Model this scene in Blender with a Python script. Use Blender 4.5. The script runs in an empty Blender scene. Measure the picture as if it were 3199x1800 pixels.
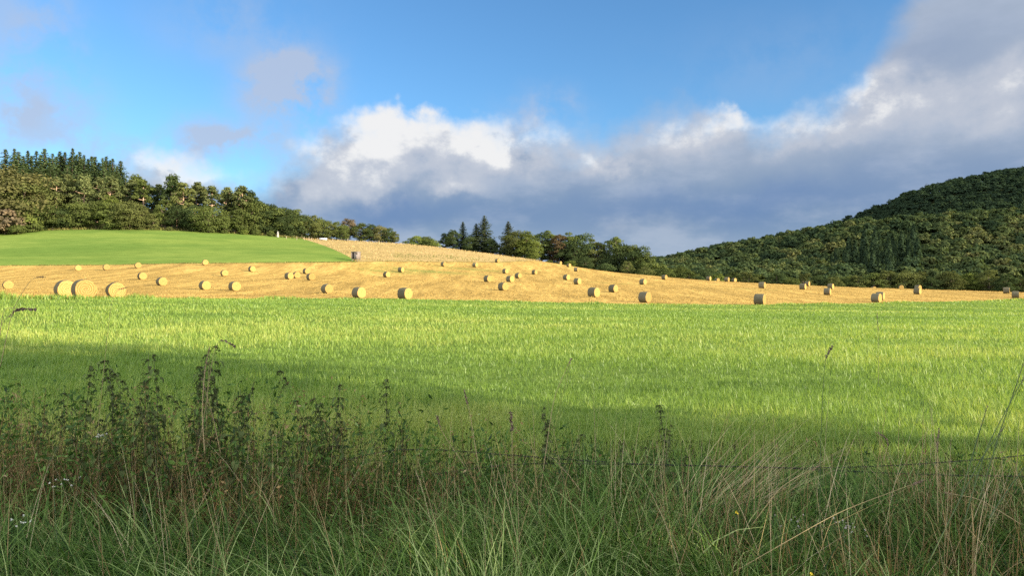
import bpy, math, random
import numpy as np
from mathutils import Vector, Matrix

# ---------------------------------------------------------------- camera, sky, sun, exposure
SC = bpy.context.scene
COL = SC.collection
W, F, CY, CAMZ = 3199.0, 2310.0, 900.0, 1.65      # photograph width, focal length in its pixels, horizon row, eye height

cam_d = bpy.data.cameras.new("camera")
cam_d.sensor_width = 36.0
cam_d.lens = 36.0 * F / W
cam_d.clip_start, cam_d.clip_end = 0.1, 20000.0
cam = bpy.data.objects.new("camera", cam_d)
COL.objects.link(cam)
cam.location = (0, 0, CAMZ)
cam.rotation_euler = (math.radians(90), 0, 0)
SC.camera = cam

SUN_EL = math.radians(16.0)
SUN_AZ = math.radians(118.0)          # clockwise from +Y: behind the camera, to the right
SUN = Vector((math.sin(SUN_AZ) * math.cos(SUN_EL), math.cos(SUN_AZ) * math.cos(SUN_EL), math.sin(SUN_EL)))
sun_d = bpy.data.lights.new("sun", "SUN")
sun_d.energy = 5.0
sun_d.angle = math.radians(0.5)
sun_d.color = (1.0, 0.86, 0.62)
sun = bpy.data.objects.new("sun", sun_d)
COL.objects.link(sun)
sun.rotation_euler = SUN.to_track_quat('Z', 'Y').to_euler()
sun.location = (60, -60, 40)

SC.view_settings.view_transform = 'Standard'
SC.view_settings.look = 'None'
SC.view_settings.exposure = EXPO = 1.25
SC.view_settings.gamma = 1.0
SC.render.engine = 'CYCLES'
cy = SC.cycles
cy.max_bounces, cy.diffuse_bounces, cy.glossy_bounces, cy.transmission_bounces, cy.transparent_max_bounces = 5, 3, 2, 4, 4
cy.use_denoising = False
cy.sample_clamp_indirect = 4.0


class NT:
    """Small helper: arithmetic on node sockets."""
    def __init__(self, tree):
        self.t = tree
        self.x = 0

    def n(self, kind, **kw):
        nd = self.t.nodes.new(kind)
        for k, v in kw.items():
            setattr(nd, k, v)
        return nd

    def put(self, sock, v):
        if isinstance(v, S):
            self.t.links.new(v.s, sock)
        else:
            sock.default_value = v

    def m(self, op, *a, clamp=False):
        nd = self.n('ShaderNodeMath', operation=op, use_clamp=clamp)
        for i, v in enumerate(a):
            self.put(nd.inputs[i], v)
        return S(self, nd.outputs[0])

    def mix(self, f, a, b):
        nd = self.n('ShaderNodeMix', data_type='RGBA')
        self.put(nd.inputs[0], f)
        self.put(nd.inputs[6], (*a, 1) if isinstance(a, tuple) else a)
        self.put(nd.inputs[7], (*b, 1) if isinstance(b, tuple) else b)
        return S(self, nd.outputs[2])

    def mul(self, a, b):
        nd = self.n('ShaderNodeMix', data_type='RGBA', blend_type='MULTIPLY')
        nd.inputs[0].default_value = 1
        self.put(nd.inputs[6], (*a, 1) if isinstance(a, tuple) else a)
        self.put(nd.inputs[7], (*b, 1) if isinstance(b, tuple) else b)
        return S(self, nd.outputs[2])

    def scale(self, a, f):
        nd = self.n('ShaderNodeVectorMath', operation='SCALE')
        self.put(nd.inputs[0], a)
        self.put(nd.inputs[3], f)
        return S(self, nd.outputs[0])

    def noise(self, vec, scale, detail=2.0, rough=0.5, color=False, dist=0.0):
        nd = self.n('ShaderNodeTexNoise')
        if vec is not None:
            self.put(nd.inputs['Vector'], vec)
        nd.inputs['Scale'].default_value = scale
        nd.inputs['Detail'].default_value = detail
        nd.inputs['Roughness'].default_value = rough
        nd.inputs['Distortion'].default_value = dist
        return S(self, nd.outputs['Color' if color else 'Fac'])

    def mapping(self, vec, scale=(1, 1, 1), rot=(0, 0, 0), loc=(0, 0, 0)):
        nd = self.n('ShaderNodeMapping')
        self.put(nd.inputs[0], vec)
        nd.inputs['Scale'].default_value = scale
        nd.inputs['Rotation'].default_value = rot
        nd.inputs['Location'].default_value = loc
        return S(self, nd.outputs[0])

    def sep(self, vec):
        nd = self.n('ShaderNodeSeparateXYZ')
        self.put(nd.inputs[0], vec)
        return [S(self, o) for o in nd.outputs]

    def smooth(self, x, lo, hi):
        nd = self.n('ShaderNodeMapRange', interpolation_type='SMOOTHSTEP')
        self.put(nd.inputs[0], x)
        self.put(nd.inputs[1], lo)
        self.put(nd.inputs[2], hi)
        return S(self, nd.outputs[0])

    def curve(self, x, pts, x0, x1, y1):
        """Piecewise-linear curve through pts = [(x, y)], y within 0..y1."""
        nd = self.n('ShaderNodeFloatCurve')
        c = nd.mapping.curves[0]
        P = [((a - x0) / (x1 - x0), b / y1) for a, b in pts]
        while len(c.points) < len(P):
            c.points.new(0.5, 0.5)
        for q, p in zip(c.points, P):
            q.location = p
            q.handle_type = 'AUTO_CLAMPED'
        nd.mapping.update()
        self.put(nd.inputs['Value'], (x - x0) * (1.0 / (x1 - x0)))
        return S(self, nd.outputs[0]) * y1


class S:
    def __init__(self, nt, s):
        self.nt, self.s = nt, s
    def __add__(self, o): return self.nt.m('ADD', self, o)
    def __radd__(self, o): return self.nt.m('ADD', o, self)
    def __sub__(self, o): return self.nt.m('SUBTRACT', self, o)
    def __rsub__(self, o): return self.nt.m('SUBTRACT', o, self)
    def __mul__(self, o): return self.nt.m('MULTIPLY', self, o)
    def __rmul__(self, o): return self.nt.m('MULTIPLY', o, self)
    def __truediv__(self, o): return self.nt.m('DIVIDE', self, o)


def ae(u, v):
    """Photograph pixel -> azimuth, elevation in degrees (used for where the clouds stand in the sky)."""
    x, z = (u - W / 2) / F, (CY - v) / F
    return math.degrees(math.atan(x)), math.degrees(math.atan(z / math.hypot(1, x)))


def make_sky():
    w = bpy.data.worlds.new("World")
    SC.world = w
    w.use_nodes = True
    t = w.node_tree
    t.nodes.clear()
    N = NT(t)
    out = N.n('ShaderNodeOutputWorld')
    bg = N.n('ShaderNodeBackground')
    t.links.new(bg.outputs[0], out.inputs[0])
    STR = 0.085
    bg.inputs[1].default_value = STR
    sky = N.n('ShaderNodeTexSky', sky_type='NISHITA')
    sky.sun_disc = False
    sky.sun_elevation = SUN_EL
    sky.sun_rotation = SUN_AZ
    sky.altitude = 300
    sky.air_density = 1.0
    sky.dust_density = 0.6
    sky.ozone_density = 3.0
    d = S(N, N.n('ShaderNodeTexCoord').outputs['Generated'])
    x, y, z = N.sep(d)
    DEG = 57.29578
    az = N.m('ARCTAN2', x, y) * DEG
    el = N.m('ARCSINE', z) * DEG
    K = 1.0 / (STR * 2 ** EXPO)

    def C(r, g, b, s=1.0):          # display colour (0-255) -> radiance fed to the background node
        f = lambda c: (c / 255 / 12.92 if c <= 10 else ((c / 255 + 0.055) / 1.055) ** 2.4) * K * s
        return (f(r), f(g), f(b))

    skyc = N.mul(S(N, sky.outputs[0]), SKYGAIN)
    # wind-torn domain for everything soft
    wn = N.sep(N.noise(d, 5.0, 5.0, 0.55, color=True))
    wf = N.sep(N.noise(d, 16.0, 5.0, 0.6, color=True))
    a1 = az + (wn[0] - 0.5) * 9.0 + (wf[0] - 0.5) * 3.0
    e1 = el + (wn[1] - 0.5) * 6.0 + (wf[1] - 0.5) * 2.4

    def blob(u, v, ru, rv, aa=a1, ee=e1):
        a0, e0 = ae(u, v)
        sa, se = ru / F * DEG, rv / F * DEG
        p, q = (aa - a0) * (1 / sa), (ee - e0) * (1 / se)
        return N.m('EXPONENT', (p * p + q * q) * -1.0)

    def total(bl):
        r = bl[0]
        for b in bl[1:]:
            r = r + b
        return r

    # thin grey-mauve wisps in the blue
    wisp = total([blob(895, 265, 120, 80) * 1.25, blob(1000, 330, 90, 45) * 0.5, blob(690, 70, 180, 90) * 0.3,
                  blob(655, 405, 100, 45) * 0.7, blob(800, 430, 170, 50) * 0.6, blob(50, 330, 130, 55) * 0.55,
                  blob(20, 110, 90, 150) * 0.35, blob(130, 80, 60, 110) * 0.3, blob(60, 235, 50, 25) * 0.35,
                  blob(280, 440, 300, 40) * 0.45, blob(1700, 350, 110, 40) * 0.55, blob(2440, 200, 300, 110) * 0.12])
    wtex = N.noise(d, 15.0, 7.0, 0.62)
    wm = N.m('MULTIPLY', wisp * 1.4, N.smooth(wtex, 0.3, 0.64), clamp=True)
    col = N.mix(N.m('MINIMUM', wm, 0.85), skyc, C(184, 197, 221))

    # the cumulus bank: its top edge as a curve over azimuth
    top = [(-180, 5), (-60, 4), (-36, 5.5), *[ae(u, v) for u, v in
           [(0, 545), (200, 520), (330, 475), (440, 447), (520, 447), (600, 480), (690, 510), (770, 560), (830, 545), (900, 470), (985, 395), (1080, 345),
            (1160, 322), (1260, 308), (1330, 322), (1420, 335), (1520, 345), (1650, 358), (1760, 375), (1840, 400), (1930, 385), (2030, 352), (2180, 325), (2300, 318), (2350, 345),
            (2400, 375), (2450, 350), (2540, 300), (2640, 265), (2710, 225), (2745, 130), (2800, 30)]], (32, 23), (38, 26), (60, 22), (120, 12), (180, 5)]
    a2 = az + (wn[0] - 0.5) * 2.5
    # billows: rounded lumps along the edge
    vn = N.n('ShaderNodeTexVoronoi', feature='SMOOTH_F1')
    N.put(vn.inputs['Vector'], N.mapping(d, (1, 1, 1.2)))
    vn.inputs['Scale'].default_value = 26
    vn.inputs['Smoothness'].default_value = 0.6
    vn.inputs['Detail'].default_value = 2.0
    bil = S(N, vn.outputs['Distance'])
    fine = N.noise(d, 30.0, 7.0, 0.62)
    med = N.noise(d, 11.0, 5.0, 0.55)
    etop = N.curve(a2, top, -180, 180, 30)
    depth = etop - el + (0.45 - bil) * 1.3 + (fine - 0.5) * 2.1 + (med - 0.5) * 2.0
    # crisp where the sun strikes the heads, soft elsewhere
    crisp = N.m('MINIMUM', total([blob(1300, 350, 300, 110, az, el), blob(2310, 330, 110, 70, az, el), blob(560, 470, 160, 50, az, el) * 0.7, blob(2680, 270, 200, 60, az, el) * 0.5]), 1.0)
    soft = 2.8 - crisp * 2.1
    mask = N.smooth(depth, soft * -0.55, soft)
    # light on the cloud: sunlit heads, blue-grey body, paler haze towards the horizon
    lit = total([blob(1280, 365, 290, 60) * 1.1, blob(1560, 420, 220, 90) * 0.8, blob(1130, 470, 230, 120) * 0.42, blob(980, 440, 120, 80) * 0.4, blob(1330, 500, 260, 60) * 0.45, blob(1750, 420, 160, 60) * 0.4, blob(1550, 480, 110, 40) * 0.6, blob(1950, 490, 90, 32) * 0.75,
                 blob(2320, 330, 60, 40) * 1.2, blob(2150, 370, 230, 70) * 0.7, blob(2620, 320, 200, 90) * 0.62, blob(2560, 410, 160, 60) * 0.42, blob(3000, 340, 240, 60) * 0.42,
                 blob(3190, 260, 100, 60) * 0.4, blob(2700, 262, 90, 40) * 0.4, blob(540, 480, 170, 48) * 1.15, blob(620, 540, 210, 55) * 0.8, blob(1450, 585, 110, 22) * 0.5, blob(1100, 570, 110, 50) * 0.45,
                 blob(2000, 690, 110, 40) * 0.18])
    relief = N.noise(N.mapping(d, (1, 1, 1.3), loc=(0.02, 0, -0.015)), 17.0, 6.0, 0.6)
    rim = N.m('EXPONENT', N.m('MAXIMUM', depth, 0.0) * -0.55)
    light = N.m('MULTIPLY', lit, (relief - 0.5) * 3.4 + 0.92) + rim * crisp * 0.55
    light = N.m('MAXIMUM', N.m('MINIMUM', light, 1.15), 0.0)
    body = N.mix(N.smooth(el + (med - 0.5) * 5.0, 3.5, 13.0), C(124, 149, 182), C(166, 179, 199))
    body = N.mix(N.smooth(el + (wn[2] - 0.5) * 4.0, 6.0, 0.5), body, C(168, 184, 208))
    body = N.mix(N.m('MULTIPLY', N.smooth(N.noise(N.mapping(d, (1, 1, 2.4)), 8.0, 6.0, 0.6), 0.44, 0.68), 0.75), body, C(176, 188, 208))
    # a dark shelf under the bright heads
    dark = total([blob(1300, 660, 420, 45), blob(2150, 620, 420, 60), blob(1150, 690, 150, 60) * 0.8, blob(2550, 640, 260, 60) * 0.7, blob(820, 560, 90, 60) * 0.5, blob(2880, 190, 190, 80) * 0.45, blob(3000, 540, 300, 60) * 0.4])
    body = N.mix(N.m('MULTIPLY', dark, 0.62, clamp=True), body, C(108, 137, 182))
    mid = N.mix(N.smooth(light, 0.0, 0.5), body, C(192, 198, 211))
    cl = N.mix(N.smooth(light, 0.45, 1.1), mid, C(244, 243, 242))
    # left part of the bank is broken and thin
    thin = N.smooth(az + (wn[2] - 0.5) * 8.0, -23.0, -18.0)
    lowleft = N.m('MAXIMUM', thin, N.m('MINIMUM', total([blob(560, 520, 190, 75, a2, el) * 1.5, blob(720, 600, 240, 80, a2, el)]), 1.0))
    col = N.mix(N.m('MULTIPLY', N.m('MULTIPLY', mask, lowleft), 0.96), col, cl)
    # broken bright cloud added unseen behind the camera and overhead, as fill light
    rear = N.m('ABSOLUTE', az)
    rb = N.noise(d, 2.6, 5.0, 0.6)
    rm = N.m('MULTIPLY', N.smooth(rear + (wn[0] - 0.5) * 20.0, 62.0, 100.0), N.smooth(rb + el * 0.002, 0.36, 0.56))
    rm = N.m('MAXIMUM', rm, N.m('MULTIPLY', N.smooth(el, 48.0, 66.0), N.smooth(rb, 0.42, 0.6)))
    col = N.mix(N.m('MULTIPLY', rm, 0.9), col, C(238, 239, 243, 2.45))
    # below the horizon: dull ground light
    col = N.mix(N.smooth(el, 0.0, -2.0), col, C(60, 75, 50))
    t.links.new(col.s, bg.inputs[0])


SKYGAIN = (0.67, 0.95, 1.1)
make_sky()

# ---------------------------------------------------------------- helpers
rng = np.random.default_rng(11)


def mesh(name, V, Q, attrs=None, smooth=False):
    """V (n,3); Q: one (k,3|4) int array or a list of them; attrs {name: float per vertex}."""
    me = bpy.data.meshes.new(name)
    V = np.asarray(V, np.float32)
    if not isinstance(Q, list):
        Q = [Q]
    Q = [np.asarray(q, np.int32) for q in Q if len(q)]
    me.vertices.add(len(V))
    me.vertices.foreach_set('co', V.ravel())
    loops = np.concatenate([q.ravel() for q in Q])
    me.loops.add(len(loops))
    me.loops.foreach_set('vertex_index', loops)
    sizes = np.concatenate([np.full(len(q), q.shape[1], np.int32) for q in Q])
    starts = np.concatenate([[0], np.cumsum(sizes)[:-1]]).astype(np.int32)
    me.polygons.add(len(sizes))
    me.polygons.foreach_set('loop_start', starts)
    if smooth:
        me.polygons.foreach_set('use_smooth', np.ones(len(sizes), bool))
    for k, a in (attrs or {}).items():
        at = me.attributes.new(k, 'FLOAT', 'POINT')
        at.data.foreach_set('value', np.asarray(a, np.float32).ravel())
    me.update(calc_edges=True)
    return me


def link(name, me, mat, parent=None, loc=None):
    o = bpy.data.objects.new(name, me)
    COL.objects.link(o)
    if mat is not None and me is not None and not me.materials:
        me.materials.append(mat)
    if parent is not None:
        o.parent = parent
    if loc is not None:
        o.location = loc
    return o


def tag(o, label=None, cat=None, group=None, kind=None):
    if label: o['label'] = label
    if cat: o['category'] = cat
    if group: o['group'] = group
    if kind: o['kind'] = kind
    return o


def copy_tree(o, parent=None):
    c = o.copy()
    COL.objects.link(c)
    c.parent = parent
    for ch in o.children:
        copy_tree(ch, c)
    return c


def tubes(paths, radii, sides=6):
    """Swept tubes along polylines; returns V, Q with end caps as fans of quads collapsed to points."""
    VV, QQ, off = [], [], 0
    for P, R in zip(paths, radii):
        P = np.asarray(P, float)
        n = len(P)
        R = np.broadcast_to(np.asarray(R, float), (n,))
        T = np.gradient(P, axis=0)
        T /= np.linalg.norm(T, axis=1)[:, None] + 1e-9
        ref = np.array([0.0, 0, 1]) if abs(T[0, 2]) < 0.9 else np.array([1.0, 0, 0])
        A = np.cross(T, ref)
        A /= np.linalg.norm(A, axis=1)[:, None] + 1e-9
        B = np.cross(T, A)
        th = np.linspace(0, 2 * math.pi, sides, endpoint=False)
        ring = P[:, None] + R[:, None, None] * (np.cos(th)[None, :, None] * A[:, None] + np.sin(th)[None, :, None] * B[:, None])
        V = np.concatenate([ring.reshape(-1, 3), P[:1], P[-1:]])
        i = np.arange(n - 1)[:, None] * sides
        j = np.arange(sides)[None]
        k = (j + 1) % sides
        q = np.stack([i + j, i + k, i + sides + k, i + sides + j], -1).reshape(-1, 4)
        c0, c1 = n * sides, n * sides + 1
        s = np.arange(0, sides, 2)
        cap0 = np.stack([np.full(len(s), c0), (s + 2) % sides, s + 1, s], -1)
        e = (n - 1) * sides
        cap1 = np.stack([np.full(len(s), c1), e + s, e + s + 1, e + (s + 2) % sides], -1)
        QQ.append(np.concatenate([q, cap0, cap1]) + off)
        VV.append(V)
        off += len(V)
    return np.concatenate(VV), np.concatenate(QQ)


def box(c, s, rz=0.0):
    c, s = np.array(c, float), np.array(s, float) / 2
    v = np.array([[x, y, z] for z in (-1, 1) for y in (-1, 1) for x in (-1, 1)], float) * s
    cr, sr = math.cos(rz), math.sin(rz)
    v = np.stack([v[:, 0] * cr - v[:, 1] * sr, v[:, 0] * sr + v[:, 1] * cr, v[:, 2]], -1) + c
    q = np.array([[0, 2, 3, 1], [4, 5, 7, 6], [0, 1, 5, 4], [2, 6, 7, 3], [0, 4, 6, 2], [1, 3, 7, 5]])
    return v, q


def joined(parts):
    VV, QQ, off = [], [], 0
    for v, q in parts:
        VV.append(v)
        QQ.append(np.asarray(q) + off)
        off += len(v)
    return np.concatenate(VV), [q for q in QQ] if len({q.shape[1] for q in QQ}) > 1 else np.concatenate(QQ)


def vnoise(x, y, scale, seed):
    """Smooth value noise 0..1."""
    g = np.random.default_rng(seed).random((256, 256))
    X, Y = np.asarray(x) / scale, np.asarray(y) / scale
    xi, yi = np.floor(X).astype(int), np.floor(Y).astype(int)
    fx, fy = X - xi, Y - yi
    fx, fy = fx * fx * (3 - 2 * fx), fy * fy * (3 - 2 * fy)
    a, b, c, d = (g[(xi + i) % 256, (yi + j) % 256] for i, j in ((0, 0), (1, 0), (0, 1), (1, 1)))
    return (a * (1 - fx) + b * fx) * (1 - fy) + (c * (1 - fx) + d * fx) * fy


# ---------------------------------------------------------------- materials
def mat(name):
    m = bpy.data.materials.new(name)
    m.use_nodes = True
    m.node_tree.nodes.clear()
    N = NT(m.node_tree)
    out = N.n('ShaderNodeOutputMaterial')
    return m, N, out


def pos(N):
    return S(N, N.n('ShaderNodeNewGeometry').outputs['Position'])


def attr(N, k):
    return S(N, N.n('ShaderNodeAttribute', attribute_name=k).outputs['Fac'])


def ramp(N, x, stops):
    nd = N.n('ShaderNodeValToRGB')
    N.put(nd.inputs[0], x)
    el = nd.color_ramp.elements
    while len(el) < len(stops):
        el.new(0.5)
    for e, (p, c) in zip(el, stops):
        e.position, e.color = p, (*c, 1)
    return S(N, nd.outputs[0])


def plain(name, color, rough=0.7, var=0.25, scale=6.0, metal=0.0, bump=0.0):
    m, N, out = mat(name)
    b = N.n('ShaderNodeBsdfPrincipled')
    tc = S(N, N.n('ShaderNodeTexCoord').outputs['Object'])
    f = N.noise(tc, scale, 4.0, 0.6)
    N.put(b.inputs['Base Color'], N.mix(f, tuple(c * (1 - var) for c in color), tuple(min(1, c * (1 + var)) for c in color)))
    b.inputs['Roughness'].default_value = rough
    b.inputs['Metallic'].default_value = metal
    if bump:
        bm = N.n('ShaderNodeBump')
        bm.inputs['Strength'].default_value = bump
        N.put(bm.inputs['Height'], N.noise(tc, scale * 4, 4.0, 0.6))
        N.t.links.new(bm.outputs[0], b.inputs['Normal'])
    N.t.links.new(b.outputs[0], out.inputs[0])
    return m


def leafy(name, stops, trans=0.4, tcol=(1.1, 1.15, 0.6), patch=None, use_object=False, gloss=0.0):
    """Thin leaf or blade: diffuse plus light through the leaf; colour from the per-blade tint."""
    m, N, out = mat(name)
    t = attr(N, 'tint')
    c = ramp(N, t, stops)
    if use_object:
        oi = N.n('ShaderNodeObjectInfo')
        c = N.mul(c, S(N, oi.outputs['Color']))
        v = S(N, oi.outputs['Random']) * 0.5 + 0.75
        c = N.scale(c, v)
    if patch:
        c = patch(N, c)
    d = N.n('ShaderNodeBsdfDiffuse')
    N.put(d.inputs[0], c)
    tr = N.n('ShaderNodeBsdfTranslucent')
    N.put(tr.inputs[0], N.mul(c, tcol))
    mx = N.n('ShaderNodeMixShader')
    mx.inputs[0].default_value = trans
    N.t.links.new(d.outputs[0], mx.inputs[1])
    N.t.links.new(tr.outputs[0], mx.inputs[2])
    last = mx
    if gloss:
        g = N.n('ShaderNodeBsdfGlossy')
        g.inputs['Roughness'].default_value = 0.45
        g.inputs[0].default_value = (0.9, 0.95, 1, 1)
        m2 = N.n('ShaderNodeMixShader')
        m2.inputs[0].default_value = gloss
        N.t.links.new(mx.outputs[0], m2.inputs[1])
        N.t.links.new(g.outputs[0], m2.inputs[2])
        last = m2
    N.t.links.new(last.outputs[0], out.inputs[0])
    return m


def soil(name, stops, scale=0.6, stretch=(1, 1, 1), rot=0.0, bump=0.4, patch=None):
    m, N, out = mat(name)
    p = pos(N)
    f1 = N.noise(N.mapping(p, stretch, (0, 0, rot)), scale, 5.0, 0.65)
    f2 = N.noise(p, scale * 0.06, 3.0, 0.5)
    c = ramp(N, f1 * 0.75 + f2 * 0.25, stops)
    if patch:
        c = patch(N, c)
    b = N.n('ShaderNodeBsdfDiffuse')
    N.put(b.inputs[0], c)
    if bump:
        bm = N.n('ShaderNodeBump')
        bm.inputs['Strength'].default_value = bump
        bm.inputs['Distance'].default_value = 0.3
        N.put(bm.inputs['Height'], f1)
        N.t.links.new(bm.outputs[0], b.inputs['Normal'])
    N.t.links.new(b.outputs[0], out.inputs[0])
    return m


# ---------------------------------------------------------------- the lie of the land
def wpt(u, v, y):
    return ((u - W / 2) / F * y, y, CAMZ + (CY - v) / F * y)


def curve(pts):
    P = np.array(pts, float)
    def f(u):
        i = np.clip(np.searchsorted(P[:, 0], u) - 1, 0, len(P) - 2)
        t = (u - P[i, 0]) / (P[i + 1, 0] - P[i, 0])
        return P[i, 1] + t * (P[i + 1, 1] - P[i, 1])
    return f


# field boundaries: (column in the photograph, row, distance in metres)
EDGE_NEAR = [(-1500, 925, 42), (-600, 930, 44), (0, 934, 48), (250, 936, 51), (400, 936, 60), (700, 936, 76), (1000, 935, 87), (1262, 936, 91), (1600, 945, 91), (2000, 954, 90), (2374, 955, 95), (2738, 950, 111),
             (3172, 940, 144), (3800, 934, 190), (4700, 930, 230)]
EDGE_FAR = [(-1500, 820, 200), (-600, 831, 200), (0, 831, 200), (300, 829, 200), (500, 826, 198), (641, 823, 194), (1000, 818, 205), (1112, 817, 213), (1300, 817, 235), (1450, 815, 250), (1600, 814, 275), (1675, 814, 295),
            (1720, 822, 312), (1835, 839, 300), (2021, 857, 268), (2100, 867, 258), (2200, 877, 248), (2400, 886, 242), (2600, 897, 240), (2800, 904, 240), (3000, 910, 240), (3130, 914, 236), (3300, 918, 236), (3800, 930, 240), (4700, 935, 260)]
EDGE_WOOD = [(-1500, 735, 290), (-600, 735, 290), (0, 730, 296), (125, 719, 300), (370, 717, 302), (560, 720, 306), (745, 730, 311), (870, 739, 316), (945, 748, 320)]
EDGE_ROUGH = [(945, 748, 320), (1100, 754, 328), (1240, 760, 332), (1370, 773, 332), (1490, 789, 326), (1600, 803, 312), (1675, 812, 300)]
EDGE_SIDE = [(945, 748, 320), (995, 762, 290), (1050, 783, 255), (1100, 808, 222)]
BALE_CTRL = [(25, 904, 124), (505, 893, 124), (444, 874, 144), (244, 846, 186), (332, 844, 183), (431, 838, 189), (641, 827, 186), (701, 863, 168), (787, 849, 186), (640, 906, 112), (733, 910, 115), (903, 873, 155),
             (957, 856, 185), (971, 876, 150), (1022, 917, 114), (1208, 867, 188), (1253, 851, 203), (1386, 833, 232), (1484, 835, 240), (1554, 824, 272), (1579, 855, 214), (1524, 879, 154), (1594, 883, 170), (1619, 870, 196),
             (1670, 858, 222), (1572, 908, 132), (1777, 835, 285), (1800, 849, 262), (1770, 873, 182), (1804, 889, 165), (1855, 929, 107), (1916, 914, 138), (2009, 892, 184), (2076, 874, 218), (2381, 899, 164), (2508, 905, 178),
             (2585, 922, 152), (2866, 920, 174), (2738, 945, 116), (3144, 917, 172), (3172, 932, 150)]
ctrl = [wpt(*p) for p in EDGE_NEAR + EDGE_FAR + EDGE_WOOD + EDGE_ROUGH + EDGE_SIDE[1:3] + BALE_CTRL]
for y in (0, 6, 12, 20):
    ctrl += [(x, y, 0.0 - 0.012 * x * (y / 20.0) * 0.3) for x in (-30, -12, -4, 4, 12, 30)]
ctrl += [(x, -40, 0.0) for x in (-40, 0, 40)]
# behind the ridges
ctrl += [wpt(*p) for p in [(-600, 690, 400), (0, 640, 400), (500, 648, 400), (800, 690, 400), (1000, 745, 410), (1240, 775, 410), (1490, 812, 400), (1700, 845, 380), (1835, 868, 360), (2021, 888, 330), (2200, 905, 310), (2400, 915, 305),
                           (2800, 925, 305), (3199, 930, 305), (3800, 935, 300), (4700, 935, 330)]]
# the wooded hill across the valley (ground, below the crowns)
ctrl += [wpt(*p) for p in [(1700, 880, 620), (2062, 905, 520), (2300, 915, 470), (2600, 922, 440), (3199, 918, 420), (3800, 910, 400), (4700, 880, 400),
                           (2062, 849, 900), (2236, 808, 860), (2485, 766, 830), (2696, 733, 790), (2868, 721, 720), (3038, 709, 680), (3199, 700, 650), (3800, 680, 600), (4700, 640, 600),
                           (2400, 860, 640), (2800, 830, 560), (3199, 815, 530),
                           (2696, 765, 880), (2868, 778, 810), (3038, 775, 770), (3199, 770, 740), (3600, 760, 690), (2868, 742, 930), (3199, 690, 900), (2700, 728, 1100), (2790, 682, 1100), (2850, 642, 1100), (2974, 605, 1100), (3047, 585, 1100), (3166, 560, 1100), (3260, 548, 1100), (3600, 500, 1120), (4700, 400, 1120),
                           (1700, 893, 1100), (2062, 880, 1150), (2300, 830, 1150), (1000, 880, 1100), (0, 860, 1100), (-1500, 800, 1000), (2500, 770, 1150)]]
# spread the far ones smoothly
ctrl += [(0, 2200, 5), (800, 2200, 60), (1800, 2000, 150), (-1500, 2200, 20), (-900, 900, 40)]
CT = np.array(ctrl, float)


def tps_fit(C, lam):
    P, z = C[:, :2] / 100.0, C[:, 2]
    d2 = ((P[:, None] - P[None]) ** 2).sum(-1)
    Km = 0.5 * d2 * np.log(d2 + 1e-12)
    n = len(P)
    A = np.zeros((n + 3, n + 3))
    A[:n, :n] = Km + np.diag(lam)
    A[:n, n] = 1
    A[:n, n + 1:] = P
    A[n, :n] = 1
    A[n + 1:, :n] = P.T
    return P, np.linalg.solve(A, np.concatenate([z, [0, 0, 0]]))


_dist = np.hypot(CT[:, 0], CT[:, 1])
TP, TW = tps_fit(CT, 0.004 + np.minimum(_dist / 300.0, 1.3) ** 2 * 0.05 * np.where(_dist > 650, 0.03, 1.0))


def tps(x, y):
    x, y = np.asarray(x, float).ravel() / 100, np.asarray(y, float).ravel() / 100
    out = np.empty(len(x))
    for s in range(0, len(x), 20000):
        X, Y = x[s:s + 20000], y[s:s + 20000]
        d2 = (X[:, None] - TP[None, :, 0]) ** 2 + (Y[:, None] - TP[None, :, 1]) ** 2
        out[s:s + 20000] = (0.5 * d2 * np.log(d2 + 1e-12)) @ TW[:-3] + TW[-3] + TW[-2] * X + TW[-1] * Y
    return out


GX, GY, GS = (-420, 720), (-40, 480), 2.0
_gx, _gy = np.arange(GX[0], GX[1] + 1, GS), np.arange(GY[0], GY[1] + 1, GS)
_G = tps(*np.meshgrid(_gx, _gy)).reshape(len(_gy), len(_gx))
_near = np.clip((_gy - 6) / 14.0, 0, 1)[:, None]
_G *= _near


def terrain(x, y):
    x, y = np.asarray(x, float), np.asarray(y, float)
    fx, fy = (x - GX[0]) / GS, (y - GY[0]) / GS
    inside = (fx >= 0) & (fy >= 0) & (fx < len(_gx) - 1) & (fy < len(_gy) - 1)
    xi, yi = np.clip(fx.astype(int), 0, len(_gx) - 2), np.clip(fy.astype(int), 0, len(_gy) - 2)
    tx, ty = fx - xi, fy - yi
    z = (_G[yi, xi] * (1 - tx) + _G[yi, xi + 1] * tx) * (1 - ty) + (_G[yi + 1, xi] * (1 - tx) + _G[yi + 1, xi + 1] * tx) * ty
    z = np.atleast_1d(z)
    if not np.all(inside):
        o = ~np.atleast_1d(inside)
        z[o] = tps(np.atleast_1d(x)[o], np.atleast_1d(y)[o])
    return z


def ground_at(u, y):
    x = (u - W / 2) / F * y
    return x, y, float(terrain(x, y)[0])


def stand(u, v, y, span=0.14):
    """Where the line of sight through (u, v) meets the land near distance y."""
    ys = np.linspace(y * (1 - span), y * (1 + span), 120)
    x = (u - W / 2) / F * ys
    vv = CY - (terrain(x, ys) - CAMZ) / ys * F
    i = int(np.argmin(np.abs(vv - v) + np.abs(ys / y - 1) * 6))
    return float(x[i]), float(ys[i]), float(terrain(x[i], ys[i])[0])


y_near, y_far, y_wood, y_rough = (curve([(p[0], p[2]) for p in e]) for e in (EDGE_NEAR, EDGE_FAR, EDGE_WOOD, EDGE_ROUGH))
y_side = curve([(p[0], p[2]) for p in EDGE_SIDE] + [(1112, 213)])


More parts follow.
